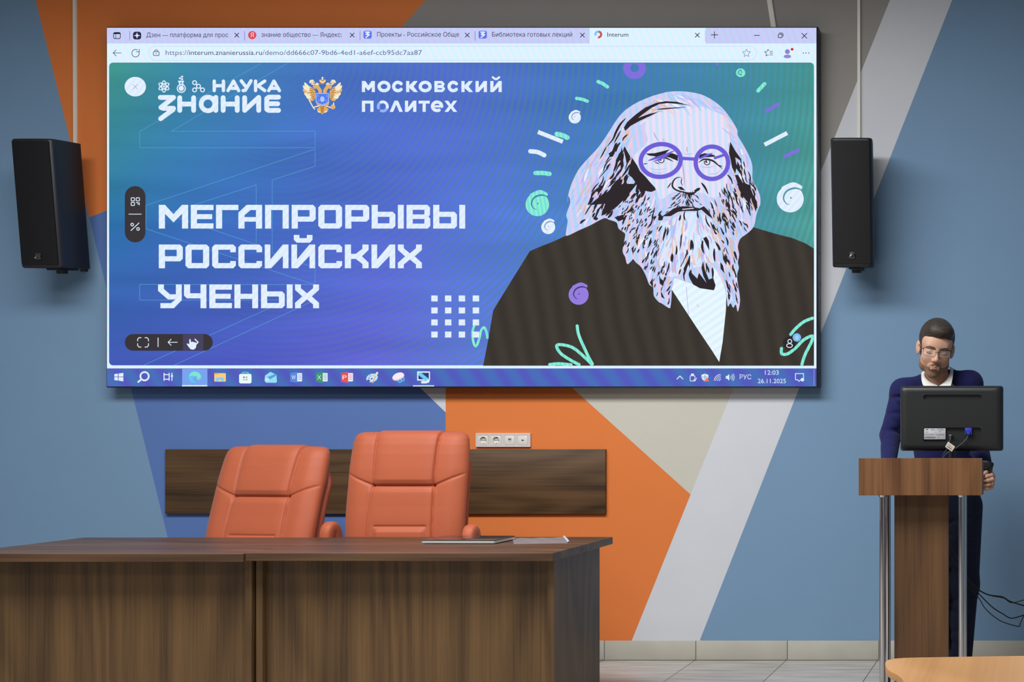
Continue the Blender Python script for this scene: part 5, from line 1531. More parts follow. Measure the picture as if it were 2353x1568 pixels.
lb = lambda px_, py_: W2L(px_, py_)
yS = yB + .0125
# rating plate
q0, q1 = lb(2123, 984.5), lb(2172.5, 1010)
MPL = plain('plate_silver', (196, 196, 200), .4); MTX = plain('plate_print', (40, 40, 46), .6)
plate = obj('rating_plate', MB().box((q0[0], yS - .0100, q1[1]), (q1[0], yS - .0008, q0[1]), bev=.0006), MPL, body)
pm = MB(); yP = yS - .0103
def pbar(x0_, y0_, x1_, y1_):
    a_, b_ = lb(x0_, y0_), lb(x1_, y1_)
    pm.box((a_[0], yP, b_[1]), (b_[0], yP + .0005, a_[1]))
for k in range(24):
    if random.random() < .8:
        x_ = 2124.8 + k * 1.02
        pbar(x_, 1003.8, x_ + random.choice((.45, .7)), 1007.8)
for x_, y_, L_ in ((2138, 986.2, 9), (2153.5, 986.2, 14), (2138, 988.6, 12), (2152, 988.6, 18), (2157, 992, 6), (2124.5, 997.6, 24), (2152, 997.6, 19), (2125, 1000.2, 20), (2149, 1000.2, 21), (2153, 1005, 6), (2149, 992.5, 1.5), (2149, 995.6, 2)):
    pbar(x_, y_, x_ + L_, y_ + .6)
ce = lb(2128.3, 993.4); 
for cx_ in (ce[0], ce[0] + .0056):
    pm.tube([(cx_ + .0022 * math.cos(math.radians(t)), yP, ce[1] + .0022 * math.sin(math.radians(t))) for t in range(60, 301, 20)], .0003, n=5)
pm.tube([(ce[0] + .0036, yP, ce[1]), (ce[0] + .0054, yP, ce[1])], .0003, n=5)
e0 = lb(2130, 987.4)
pm.prism([(e0[0] + .0072 * math.cos(t) * math.cos(.25) - .0019 * math.sin(t) * math.sin(.25), yP, e0[1] + .0072 * math.cos(t) * math.sin(.25) + .0019 * math.sin(t) * math.cos(.25)) for t in (2 * math.pi * k / 20 for k in range(20))], (0, .0005, 0))
obj('plate_print', pm, MTX, plate)
# connectors with their leads
pc = lb(2184, 1001)
plug = obj('power_plug', MB().box((pc[0] - .007, yS - .022, pc[1] - .005), (pc[0] + .007, yS - .001, pc[1] + .004), bev=.002).lathe([(.0042, 0), (.0036, -.014)], n=14, c=(pc[0], yS - .016, pc[1] - .003)), plain('plug_grey', (96, 96, 96), .5), body)
vc = lb(2225.5, 991)
vg = MB().box((vc[0] - .0155, yS - .019, vc[1] - .004), (vc[0] + .0155, yS - .001, vc[1] + .014), bev=.002)
vg.prism([(vc[0] - .011, yS - .018, vc[1] - .002), (vc[0] + .011, yS - .018, vc[1] - .002), (vc[0] + .006, yS - .018, vc[1] - .016), (vc[0] - .006, yS - .018, vc[1] - .016)], (0, .013, 0), bev=.001)
for sx_ in (-1, 1):
    vg.box((vc[0] + sx_ * .0135 - .0022, yS - .016, vc[1] - .017), (vc[0] + sx_ * .0135 + .0022, yS - .006, vc[1]), bev=.001)
vga = obj('video_plug', vg, plain('plug_blue', (52, 66, 190), .4), body)
vga['label'] = 'bright blue video plug'
GREYC = plain('lead_grey', (62, 64, 62), .5)
def lead(pts, r, name):
    return obj(name, MB().tube(spline3(pts, 8), r, n=10), GREYC, body)
p1 = lb(2184, 1008); p2 = lb(2181, 1020); p3 = lb(2176, 1033); p4 = lb(2166, 1050)
zlow = 0.004
lead([(p1[0], yS - .012, p1[1]), (p2[0], yB - .010, p2[1]), (p3[0], yB - .012, p3[1]), (p4[0], yB - .01, p4[1]), (p4[0] - .01, yB + .0, zlow)], .0020, 'power_lead')
v1 = lb(2225, 1001); v2 = lb(2218, 1013); v3 = lb(2199, 1029); v4 = lb(2170, 1049)
lead([(v1[0], yS - .012, v1[1]), (v2[0], yB - .012, v2[1]), (v3[0], yB - .018, v3[1]), (v4[0], yB - .012, v4[1]), (v4[0] - .012, yB + .002, zlow)], .0028, 'video_lead')
# paper tag folded round the power lead
tq = [lb(2179.5, 1015), lb(2195.5, 1026.5), lb(2188, 1038), lb(2172.5, 1027)]
tg = obj('lead_tag', MB().prism([(x, yB - .024, z) for x, z in tq], (0, .0012, 0)), plain('tag_paper', (226, 216, 196), .6), body)
pm = MB()
A_, B_, D_ = Vector((tq[0][0], 0, tq[0][1])), Vector((tq[1][0], 0, tq[1][1])), Vector((tq[3][0], 0, tq[3][1]))
def tagbar(u0, v0, u1, v1):
    f_ = lambda u, v: A_ + (B_ - A_) * u + (D_ - A_) * v + Vector((0, yB - .0243, 0))
    pm.prism([f_(u0, v0), f_(u1, v0), f_(u1, v1), f_(u0, v1)], (0, .0005, 0))
for k in range(9):
    u = .2 + k * .07
    tagbar(u, .62, u + (.03 if k % 3 else .05), .82)
tagbar(.2, .2, .45, .24); tagbar(.2, .36, .85, .39); tagbar(.2, .47, .8, .5)
obj('tag_print', pm, MTX, tg)
# vent grille along the lower lip, screw hole
pm = MB()
for k in range(26):
    q = lb(2102 + k * 2.0, 1035.2)
    pm.box((q[0] - .0007, -.008, q[1] - .0016), (q[0] + .0007, .001, q[1] + .0016))
obj('vent_grille', pm, M['black_gloss'], body)
q = lb(2275, 1007); obj('lock_hole', MB().lathe([(.002, 0), (.002, .0006)], n=12, axis='Y', c=(q[0], -.0272, q[1])), M['black_gloss'], body)
# stand
nq = lb(2190, 1037)
obj('neck', MB().tube([(nq[0] - .004, -.004, nq[1] + .03), (nq[0] - .004, -.002, .006)], [.017, .015], n=18), plain('neck_smoke', (46, 46, 44), .25), root)
rings = [[(nq[0] - .004 + .098 * s_ * math.cos(2 * math.pi * k / 40), .03 + .078 * s_ * math.sin(2 * math.pi * k / 40), z) for k in range(40)] for z, s_ in ((0, .97), (.003, 1), (.008, .97), (.012, .7))]
obj('stand_base', MB().loft(rings), M['black_gloss'], root)

# ------------------------------------------------------------------ leads running from the lectern to the right
def cable(zpts, d0, d1, r, label):
    pts = []
    n = len(zpts)
    for i, (zx, zy) in enumerate(zpts):
        px_, py_ = 1950 + .2793 * zx, 1130 + .2793 * zy
        t = max(0.0, min(1.0, (px_ - 2180) / 180))
        pts.append(W(px_, py_, d0 + (d1 - d0) * t))
    p0 = pts[0]
    pts = [Vector((p0.x - .05, 5.70 - WALL, p0.z + .09)), Vector((p0.x - .03, 5.72 - WALL, p0.z + .04))] + pts
    last, prev = pts[-1], pts[-2]
    pts.append(last + (last - prev) * 1.6)
    o = obj('cable', MB().tube(spline3(pts, 6), r, n=8), M['rubber'])
    return tag(o, label, 'cable', 'black cables trailing from the lectern')
cable([(835, 450), (890, 530), (965, 690), (1060, 800), (1150, 850), (1265, 868), (1330, 905), (1443, 940)], 5.83, 6.15, .0032, 'thick black cable, uppermost of the bundle trailing right from the lectern')
cable([(835, 440), (900, 560), (1000, 740), (1065, 805), (1160, 855), (1275, 878), (1340, 916), (1443, 893)], 5.84, 6.25, .0020, 'thin black cable crossing the thick one, rising again at its right end')
cable([(835, 540), (890, 600), (1000, 760), (1065, 835), (1180, 950), (1265, 1005), (1340, 1043), (1443, 1018)], 5.82, 6.2, .0028, 'black cable in the middle of the bundle trailing right from the lectern')
cable([(835, 600), (900, 690), (1065, 870), (1130, 970), (1250, 1065), (1395, 1110), (1412, 1085), (1443, 1015)], 5.81, 6.1, .0023, 'lowest black cable of the bundle, with a hooked loop at its right')

# ------------------------------------------------------------------ pale student table in the near right corner
zt = 0.735; h_ = EYE - zt
def on_top(px_, py_):
    d = h_ * F / (py_ - CY)
    return W(px_, py_, d)
far = [(2100, 1511.5), (2200, 1509.8), (2353, 1507.5), (2520, 1505)]
left = [(2100, 1640), (2090, 1605), (2081, 1577), (2074, 1560), (2062, 1550), (2048, 1543.5), (2039, 1536.5), (2034.5, 1529), (2034, 1522), (2040, 1517), (2056, 1513.8), (2076, 1512.3)]
poly = [on_top(*p) for p in left + far] + [Vector((on_top(2520, 1505).x, on_top(2100, 1640).y - .12, zt)), Vector((on_top(2100, 1640).x + .02, on_top(2100, 1640).y - .12, zt))]
ctr = sum(poly, Vector()) / len(poly)
root = thing('student_table', 'pale beech table with a rounded corner in the near right corner', 'table', (ctr.x, ctr.y, 0))
top = obj('tabletop', MB().prism([(p.x, p.y, zt - .018) for p in poly], (0, 0, .018), bev=.0018), M['beech'], root, world=True, ang=50)
fx = [poly[9] + Vector((.16, -.10, 0)), Vector((poly[-2].x - .1, poly[9].y - .10, 0)), Vector((poly[-1].x + .08, poly[-1].y + .05, 0)), Vector((poly[-2].x - .1, poly[-2].y + .05, 0))]
mg_ = plain('leg_grey', (128, 130, 132), .4, metal=.3)
for p in fx:
    obj('leg', MB().tube([(p.x, p.y, 0), (p.x, p.y, zt - .018)], .0135, n=16), mg_, root, world=True)
mb = MB()
for i, j in ((0, 1), (2, 3), (0, 2), (1, 3)):
    a_, b_ = fx[i], fx[j]
    mb.tube([(a_.x, a_.y, zt - .033), (b_.x, b_.y, zt - .033)], .012, n=10)
obj('underframe', mb, mg_, root, world=True)
# ------------------------------------------------------------------ the man behind the lectern
class Field:
    """signed distance grid with its own spacing along every axis, blended with smooth unions"""
    def __init__(s, xs, ys, zs):
        s.x, s.y, s.z = (np.asarray(a, np.float32) for a in (xs, ys, zs))
        s.F = np.full((len(xs), len(ys), len(zs)), 0.12, np.float32)
    def blk(s, lo, hi):
        i = []
        for a, l, h in zip((s.x, s.y, s.z), lo, hi):
            i.append((max(0, np.searchsorted(a, l) - 1), min(len(a), np.searchsorted(a, h) + 1)))
        sl = tuple(slice(a, b) for a, b in i)
        return sl, s.x[sl[0]][:, None, None], s.y[sl[1]][None, :, None], s.z[sl[2]][None, None, :]
    def mix(s, sl, d, k, op):
        f = s.F[sl]
        if op == 'sub':
            d = -d
            h = np.clip(.5 - .5 * (f - d) / k, 0, 1)
            s.F[sl] = f + (d - f) * h + k * h * (1 - h)
        else:
            h = np.clip(.5 + .5 * (f - d) / k, 0, 1)
            s.F[sl] = f + (d - f) * h - k * h * (1 - h)
    def ell(s, c, r, k=.01, op='add', R=None):
        m = max(r) + .05
        sl, X, Y, Z = s.blk([v - m for v in c], [v + m for v in c])
        X, Y, Z = X - c[0], Y - c[1], Z - c[2]
        if R is not None:
            X, Y, Z = (R[0][i] * X + R[1][i] * Y + R[2][i] * Z for i in range(3))
        q = np.sqrt((X / r[0]) ** 2 + (Y / r[1]) ** 2 + (Z / r[2]) ** 2)
        g = np.sqrt((X / r[0] ** 2) ** 2 + (Y / r[1] ** 2) ** 2 + (Z / r[2] ** 2) ** 2) + 1e-6
        s.mix(sl, (q * (q - 1) / g).astype(np.float32), k, op)
    def cap(s, a, b, ra, rb, k=.01, op='add', flat=None):
        a, b = Vector(a), Vector(b)
        m = max(ra, rb) + .05
        sl, X, Y, Z = s.blk([min(a[i], b[i]) - m for i in range(3)], [max(a[i], b[i]) + m for i in range(3)])
        d = b - a; L2 = d.dot(d) or 1e-9
        t = np.clip(((X - a.x) * d.x + (Y - a.y) * d.y + (Z - a.z) * d.z) / L2, 0, 1)
        fy = flat or 1.0
        q = np.sqrt((X - a.x - t * d.x) ** 2 + ((Y - a.y - t * d.y) * fy) ** 2 + (Z - a.z - t * d.z) ** 2) - (ra + (rb - ra) * t)
        s.mix(sl, q.astype(np.float32), k, op)
    def mesh(s):
        Fv = s.F; S = Fv < 0
        nx, ny, nz = Fv.shape
        cnt = np.zeros((nx - 1, ny - 1, nz - 1), np.int8)
        for i in (0, 1):
            for j in (0, 1):
                for k in (0, 1):
                    cnt += S[i:nx - 1 + i, j:ny - 1 + j, k:nz - 1 + k]
        act = (cnt > 0) & (cnt < 8)
        I = np.argwhere(act)
        idx = np.full(act.shape, -1, np.int32); idx[act] = np.arange(len(I))
        acc = np.zeros((len(I), 3)); num = np.zeros(len(I))
        cor = [(i, j, k) for i in (0, 1) for j in (0, 1) for k in (0, 1)]
        for a in cor:
            for ax in range(3):
                if a[ax] == 0:
                    b = list(a); b[ax] = 1
                    va = Fv[I[:, 0] + a[0], I[:, 1] + a[1], I[:, 2] + a[2]]; vb = Fv[I[:, 0] + b[0], I[:, 1] + b[1], I[:, 2] + b[2]]
                    mk = (va < 0) != (vb < 0)
                    t = np.where(mk, va / np.where(va == vb, 1, va - vb), 0)
                    p = np.tile(np.array(a, float), (len(I), 1)); p[:, ax] += t
                    acc += np.where(mk[:, None], p, 0); num += mk
        P = I + acc / num[:, None]
        out = np.stack([np.interp(P[:, i], np.arange(len(a)), a) for i, a in enumerate((s.x, s.y, s.z))], 1)
        quads = []
        for ax in range(3):
            u, v = [(1, 2), (2, 0), (0, 1)][ax]
            sa = [slice(None)] * 3; sb = [slice(None)] * 3
            sa[ax] = slice(0, -1); sb[ax] = slice(1, None)
            A, B = S[tuple(sa)], S[tuple(sb)]
            E_ = np.argwhere(A != B)
            ok = (E_[:, u] > 0) & (E_[:, v] > 0) & (E_[:, u] < s.F.shape[u] - 1) & (E_[:, v] < s.F.shape[v] - 1)
            E_ = E_[ok]
            if not len(E_):
                continue
            q = []
            for du, dv in ((-1, -1), (0, -1), (0, 0), (-1, 0)):
                c = E_.copy(); c[:, u] += du; c[:, v] += dv
                q.append(idx[c[:, 0], c[:, 1], c[:, 2]])
            q = np.stack(q, 1)
            flip = ~A[E_[:, 0], E_[:, 1], E_[:, 2]]
            q[flip] = q[flip][:, ::-1]
            quads.append(q)
        q = np.concatenate(quads)
        q = q[(q >= 0).all(1)]
        return out, q
def field_obj(name, fld, mat, parent, cut=None, iters=2, whole=True):
    V, Q = fld.mesh()
    # light smoothing removes the grid signature
    for _ in range(iters):
        acc = np.zeros_like(V); n = np.zeros(len(V))
        for a, b in ((0, 1), (1, 2), (2, 3), (3, 0)):
            np.add.at(acc, Q[:, a], V[Q[:, b]]); np.add.at(n, Q[:, a], 1)
            np.add.at(acc, Q[:, b], V[Q[:, a]]); np.add.at(n, Q[:, b], 1)
        V = V * .5 + .5 * acc / np.maximum(n, 1)[:, None]
    if cut is not None:
        keep = ~cut(V)
        Q = Q[keep[Q].all(1)]
        used = np.unique(Q); mp = np.full(len(V), -1); mp[used] = np.arange(len(used))
        V = V[used]; Q = mp[Q]
    # keep the largest connected piece
    lab = np.arange(len(V))
    while True:
        mn = lab[Q].min(1); new = lab.copy()
        for k in range(4):
            np.minimum.at(new, Q[:, k], mn)
        new = new[new]
        if (new == lab).all():
            break
        lab = new
    ids, cn = np.unique(lab[Q[:, 0]], return_counts=True)
    if len(ids) > 1 and whole:
        Q = Q[lab[Q[:, 0]] == ids[cn.argmax()]]
    if True:
        used = np.unique(Q); mp = np.full(len(V), -1); mp[used] = np.arange(len(used)); V = V[used]; Q = mp[Q]
    off = np.array(offset_of(parent)) if parent is not None else np.zeros(3)
    me = bpy.data.meshes.new(name)
    me.from_pydata([tuple(p) for p in V - off], [], [tuple(int(i) for i in f) for f in Q])
    me.materials.append(mat); me.shade_smooth(); me.update()
    return link(name, me, parent)
def axis_(lo, hi, coarse, fine):
    """grid coordinates, fine inside the given intervals"""
    out = [lo]
    while out[-1] < hi:
        p = out[-1]; st_ = coarse
        for a, b, f in fine:
            if a - coarse <= p <= b:
                st_ = min(st_, f)
        out.append(p + st_)
    return out

def folds(fld, a_, b_, r_, n_f, r2=None):
    """shallow diagonal creases round the front of a sleeve or trouser leg"""
    dr_ = (b_ - a_).normalized(); u_ = dr_.cross(Vector((0, 1, 0))).normalized(); f_ = u_.cross(dr_).normalized()
    if f_.y > 0:
        f_ = -f_
    for k in range(n_f):
        t_ = (k + .7) / (n_f + .4)
        c_ = a_.lerp(b_, t_); sg = 1 if k % 2 else -1; R_ = r_ + ((r2 or r_) - r_) * t_
        pts = []
        for g in range(7):
            an = math.radians(-75 + 25 * g)
            pts.append(c_ + (u_ * math.sin(an) + f_ * math.cos(an)) * (R_ + .0035) + dr_ * (sg * .022 * math.sin(an)))
        for p_, q_ in zip(pts[:-1], pts[1:]):
            fld.cap(p_, q_, .0065, .0065, .010, op='sub')

SKINM = plain('skin', (208, 162, 136), .5, spec=.4, var=.05, vs=40, bump=.12, bs=300)
for n_ in SKINM.node_tree.nodes:
    if n_.type == 'BSDF_PRINCIPLED':
        n_.inputs['Subsurface Weight'].default_value = .12; n_.inputs['Subsurface Radius'].default_value = (.01, .004, .002)
KNIT = plain('navy_knit', (30, 32, 82), .85, spec=.2, var=.10, vs=14, bump=.5, bs=900, sheen=.05)
DENIM = plain('dark_trousers', (33, 38, 60), .8, spec=.2, var=.15, vs=22, bump=.3, bs=700)
HAIRM, nt, b = newmat('dark_hair')
tc = N(nt, 'ShaderNodeTexCoord'); mp = N(nt, 'ShaderNodeMapping'); mp.inputs['Scale'].default_value = (45, 90, 420); mp.inputs['Rotation'].default_value = (.3, .25, 0)
no = N(nt, 'ShaderNodeTexNoise'); no.inputs['Scale'].default_value = 1.0; no.inputs['Detail'].default_value = 4
nt.links.new(tc.outputs['Object'], mp.inputs['Vector']); nt.links.new(mp.outputs['Vector'], no.inputs['Vector'])
rp = N(nt, 'ShaderNodeValToRGB'); rp.color_ramp.elements[0].position = .35; rp.color_ramp.elements[0].color = (*lin((34, 27, 23)), 1); rp.color_ramp.elements[1].position = .7; rp.color_ramp.elements[1].color = (*lin((78, 66, 54)), 1)
nt.links.new(no.outputs['Fac'], rp.inputs['Fac']); nt.links.new(rp.outputs['Color'], b.inputs['Base Color']); b.inputs['Roughness'].default_value = .5
bp = N(nt, 'ShaderNodeBump'); bp.inputs['Strength'].default_value = .7; bp.inputs['Distance'].default_value = .003
nt.links.new(no.outputs['Fac'], bp.inputs['Height']); nt.links.new(bp.outputs['Normal'], b.inputs['Normal'])
BROWM = plain('brow_hair', (86, 63, 50), .7, var=.3, vs=300)
COTTON = plain('shirt_white', (226, 224, 216), .7, spec=.3)

PB = W(2176, 0, 6.08)
man = thing('person', 'man with glasses and short beard in navy sweater standing behind the lectern', 'person', (PB.x, PB.y, 0))
# head frame: tilted down, turned slightly to the right, leaning a little
HC = W(2150, 803, 5.97)
RH = (Euler((0, math.radians(7), 0)).to_matrix() @ Euler((0, 0, math.radians(10))).to_matrix() @ Euler((math.radians(15), 0, 0)).to_matrix())
HS = 1.06
def hp(x, y, z):
    return HC + RH @ (Vector((x, y, z)) * HS)
def hr(*r):
    return [v * HS for v in r]
shL, shR = W(2076, 900, 6.06), W(2228, 882, 6.06)
elL, wrL = W(2047, 1000, 6.06), W(2041, 1071, 5.79)
elR, wrR = W(2246, 1018, 6.12), W(2264, 1083, 5.83)
neckB = W(2158, 893, 6.08)
chest, waist, pelv = W(2160, 950, 6.08), W(2170, 1045, 6.09), W(2178, 1135, 6.10)
hipL, hipR = W(2143, 1165, 6.1), W(2212, 1165, 6.1)
knL, knR = W(2145, 1345, 6.06), W(2214, 1345, 6.08)
anL, anR = W(2140, 1535, 6.1), W(2203, 1535, 6.1)
for a_ in (anL, anR):
    a_.z = .085

hz = HC.z
# --- body: one continuous skin
xs = axis_(PB.x - .42, PB.x + .36, .008, [(HC.x - .11, HC.x + .11, .0024), (-.30, -.16, .0024)])
ys = axis_(PB.y - .46, PB.y + .26, .008, [(HC.y - .16, HC.y + .12, .0026), (5.70 - WALL, 5.86 - WALL, .003)])
zs = axis_(0.0, hz + .19, .010, [(hz - .17, hz + .17, .0024), (.93, 1.09, .003)])
B = Field(xs, ys, zs)
B.cap(pelv, chest, .115, .125, .05, flat=1.25); B.cap(chest, neckB + Vector((0, .01, -.03)), .13, .07, .06)
nkL, nkR = W(2124, 874, 6.09), W(2184, 864, 6.09)
B.cap(shL + Vector((0, 0, -.02)), neckB + Vector((0, 0, -.03)), .040, .05, .03); B.cap(shR + Vector((0, 0, -.02)), neckB + Vector((0, 0, -.03)), .040, .05, .03)
for s_, e_, w_ in ((shL, elL, wrL), (shR, elR, wrR)):
    B.cap(s_, e_, .046, .038, .03); B.cap(e_, w_, .036, .025, .02)
for h_, k_, a_ in ((hipL, knL, anL), (hipR, knR, anR)):
    B.cap(h_, k_, .078, .052, .04); B.cap(k_, a_, .05, .036, .03); B.ell((a_.x, a_.y - .06, .035), (.042, .115, .032), .02)
B.cap(neckB, hp(0, .02, -.05), .056, .054, .03)
# cranium, face, jaw
B.ell(hp(0, .012, .045), hr(.073, .093, .083), .02, R=RH); B.ell(hp(0, -.028, -.022), hr(.062, .068, .088), .02, R=RH)
B.ell(hp(0, -.062, -.094), hr(.030, .028, .026), .022, R=RH)
for s_ in (-1, 1):
    B.ell(hp(s_ * .044, -.018, -.066), hr(.022, .034, .030), .02, R=RH); B.ell(hp(s_ * .036, -.060, -.022), hr(.024, .024, .026), .02, R=RH)
B.cap(hp(-.034, -.077, .029), hp(.034, -.077, .029), .011 * HS, .011 * HS, .016)
B.ell(hp(0, -.040, .040), hr(.064, .052, .050), .02, R=RH)
for s_ in (-1, 1):
    B.ell(hp(s_ * .031, -.101, .008), hr(.017, .016, .012), .010, op='sub', R=RH)
    B.ell(hp(s_ * .031, -.074, .006), hr(.0155, .0150, .0125), .004, R=RH)
B.cap(hp(0, -.084, .022), hp(0, -.112, -.022), .0070 * HS, .0100 * HS, .010); B.ell(hp(0, -.111, -.025), hr(.0108, .010, .0092), .006, R=RH)
for s_ in (-1, 1):
    B.ell(hp(s_ * .0125, -.102, -.029), hr(.0085, .0105, .0075), .005, R=RH); B.ell(hp(s_ * .0068, -.110, -.0375), hr(.0032, .0045, .003), .002, op='sub', R=RH)
B.ell(hp(0, -.083, -.062), hr(.028, .016, .018), .012, R=RH)
B.cap(hp(-.019, -.0925, -.0565), hp(.019, -.0925, -.0565), .0042 * HS, .0042 * HS, .005); B.cap(hp(0, -.096, -.0555), hp(0, -.0965, -.0555), .0048 * HS, .0048 * HS, .006)
B.cap(hp(-.015, -.0925, -.0685), hp(.015, -.0925, -.0685), .0056 * HS, .0056 * HS, .005)
B.cap(hp(-.020, -.1005, -.0620), hp(.020, -.1005, -.0620), .0024 * HS, .0024 * HS, .003, op='sub')
for s_ in (-1, 1):
    RE = RH @ Euler((math.radians(-8), 0, math.radians(s_ * -22))).to_matrix()
    B.ell(hp(s_ * .077, .012, -.004), hr(.0085, .0195, .032), .006, R=RE); B.ell(hp(s_ * .0795, -.008, .001), hr(.0060, .013, .019), .004, op='sub', R=RE)
# hands: left-of-picture hand flat on the desktop, right-of-picture hand closed round the black device
def finger(pts, r0, r1):
    n = len(pts) - 1
    for i in range(n):
        B.cap(pts[i], pts[i + 1], r0 + (r1 - r0) * i / n, r0 + (r1 - r0) * (i + 1) / n, .003)
wl = wrL
B.ell(wl + Vector((.01, -.052, -.012)), (.040, .048, .016), .012)
for i, (dx, L_) in enumerate(((-.026, .058), (-.008, .070), (.012, .074), (.031, .066))):
    p = wl + Vector((.01 + dx, -.092, -.012))
    finger([p, p + Vector((dx * .2, -L_ * .45, .004)), p + Vector((dx * .3, -L_ * .8, -.004)), p + Vector((dx * .35, -L_, -.010))], .0092, .0070)
finger([wl + Vector((.040, -.03, -.012)), wl + Vector((.064, -.058, -.012)), wl + Vector((.066, -.086, -.016))], .0105, .0078)
# gripping fist
G0 = W(2271, 1107, 5.755)
B.cap(wrR, G0 + Vector((.006, .040, .020)), .026, .024, .015)
B.ell(G0 + Vector((.010, .018, .004)), (.020, .034, .044), .010)
B.ell(G0 + Vector((-.010, .024, .002)), (.028, .020, .046), .010)
kn = [(.016, -.012, .030), (.0195, -.016, .011), (.018, -.014, -.009), (.012, -.009, -.027)]
for i, k_ in enumerate(kn):
    p0_ = G0 + Vector((.013, .016, k_[2] * .92)); p1_ = G0 + Vector(k_)
    p2_ = p1_ + Vector((-.022 + .002 * i, -.013, -.006)); p3_ = p2_ + Vector((-.016, .016, -.003))
    finger([p0_, p1_, p2_, p3_], .0102 - .0006 * i, .0080 - .0006 * i)
finger([G0 + Vector((.0, .012, .040)), G0 + Vector((-.008, -.016, .044)), G0 + Vector((-.020, -.030, .036))], .0105, .0085)
body_ = field_obj('body', B, SKINM, man, iters=1)

# --- hair, eyebrows and beard
xs = axis_(HC.x - .12, HC.x + .12, .0028, []); ys = axis_(HC.y - .15, HC.y + .15, .0028, []); zs = axis_(hz - .16, hz + .18, .0028, [])
H = Field(xs, ys, zs)
H.ell(hp(0, .014, .050), hr(.080, .098, .089), .02, R=RH)
H.ell(hp(.006, -.050, .098), hr(.058, .050, .034), .03, R=RH)                 # swept-over front
H.ell(hp(0, .050, -.02), hr(.066, .056, .060), .02, R=RH)
H.ell(hp(-.004, -.105, .006), hr(.066, .058, .068), .006, op='sub', R=RH)        # face opening
for s_ in (-1, 1):
    H.ell(hp(s_ * .030, -.100, .048), hr(.034, .040, .026), .006, op='sub', R=RH)
    H.ell(hp(s_ * .088, -.012, -.042), hr(.030, .060, .046), .006, op='sub', R=RH)
    H.ell(hp(s_ * .088, .014, -.010), hr(.016, .030, .040), .004, op='sub', R=RH)
H.ell(hp(0, -.04, -.12), hr(.09, .09, .085), .006, op='sub', R=RH)
field_obj('hair', H, HAIRM, man)
Bd = Field(xs, ys, zs)
Bd.ell(hp(0, -.028, -.022), hr(.0628, .0690, .0890), .02, R=RH); Bd.ell(hp(0, -.062, -.095), hr(.0315, .0298, .0275), .022, R=RH)
for s_ in (-1, 1):
    Bd.ell(hp(s_ * .044, -.018, -.066), hr(.0230, .0350, .0312), .02, R=RH)
Bd.ell(hp(0, -.0835, -.0615), hr(.0298, .0180, .0200), .012, R=RH)
for s_ in (-1, 1):
    Bd.ell(hp(s_ * .040, -.080, .000), hr(.050, .080, .062), .005, op='sub', R=RH)
Bd.ell(hp(0, -.08, .0), hr(.05, .06, .0435), .005, op='sub', R=RH)
Bd.ell(hp(0, -.100, -.0628), hr(.0200, .024, .0078), .003, op='sub', R=RH)
Bd.ell(hp(0, -.105, -.046), hr(.022, .034, .017), .004, op='sub', R=RH)
Bd.ell(hp(0, .08, -.06), hr(.12, .075, .14), .005, op='sub', R=RH)
# short beard: brown hair showing skin between
m, nt, b = newmat('short_beard')
tc = N(nt, 'ShaderNodeTexCoord'); no = N(nt, 'ShaderNodeTexNoise'); no.inputs['Scale'].default_value = 460; no.inputs['Detail'].default_value = 3
nt.links.new(tc.outputs['Object'], no.inputs['Vector'])
rp = N(nt, 'ShaderNodeValToRGB'); rp.color_ramp.elements[0].position = .35; rp.color_ramp.elements[0].color = (*lin((96, 70, 50)), 1); rp.color_ramp.elements[1].position = .7; rp.color_ramp.elements[1].color = (*lin((178, 136, 108)), 1)
nt.links.new(no.outputs['Fac'], rp.inputs['Fac']); nt.links.new(rp.outputs['Color'], b.inputs['Base Color']); b.inputs['Roughness'].default_value = .7
field_obj('beard', Bd, m, man)
mb = MB()
for s_ in (-1, 1):
    pts = spline3([hp(s_ * .0015, -.0985, -.0475), hp(s_ * .012, -.0965, -.0495), hp(s_ * .0205, -.0915, -.0545), hp(s_ * .0262, -.0860, -.0640), hp(s_ * .0268, -.0850, -.0740)], 5)
    n_ = len(pts)
    mb.tube(pts, [.0020 + .0024 * math.sin(math.pi * min(1, (i + 3) / n_)) for i in range(n_)], n=10)
obj('moustache', mb, m, man, world=True, ang=80)
for s_ in (-1, 1):
    pts = [hp(s_ * .010, -.0955, .0240), hp(s_ * .024, -.0945, .0275), hp(s_ * .038, -.0895, .0280), hp(s_ * .052, -.0785, .0215)]
    obj('eyebrow', MB().tube(spline3(pts, 5), [.0006 + .0025 * math.sin(math.pi * min(1, .12 + i / 17)) for i in range(16)], n=8), BROWM, man, world=True)
    pts = [hp(s_ * .0165, -.0850, .0015), hp(s_ * .024, -.0895, -.0022), hp(s_ * .033, -.0895, -.0032), hp(s_ * .041, -.0855, -.0022), hp(s_ * .046, -.0795, .0010)]
    obj('eyelashes', MB().tube(spline3(pts, 4), .0011, n=6), plain('lash', (30, 22, 20), .6), man, world=True)
obj('lips', MB().loft([[hp(x, -.0975 - .0018 * math.cos(x * 70) + .0022 * math.cos(t) * (1 - (x / .0195) ** 2) * -1 + 9 * x * x, -.0675 + .0040 * math.sin(t) * (1 - (x / .0195) ** 2) ** .6 + 3 * x * x) for t in (2 * math.pi * k / 10 for k in range(10))] for x in (-.0185, -.015, -.010, -.005, 0, .005, .010, .015, .0185)]), plain('lip', (158, 104, 92), .45), man, world=True)

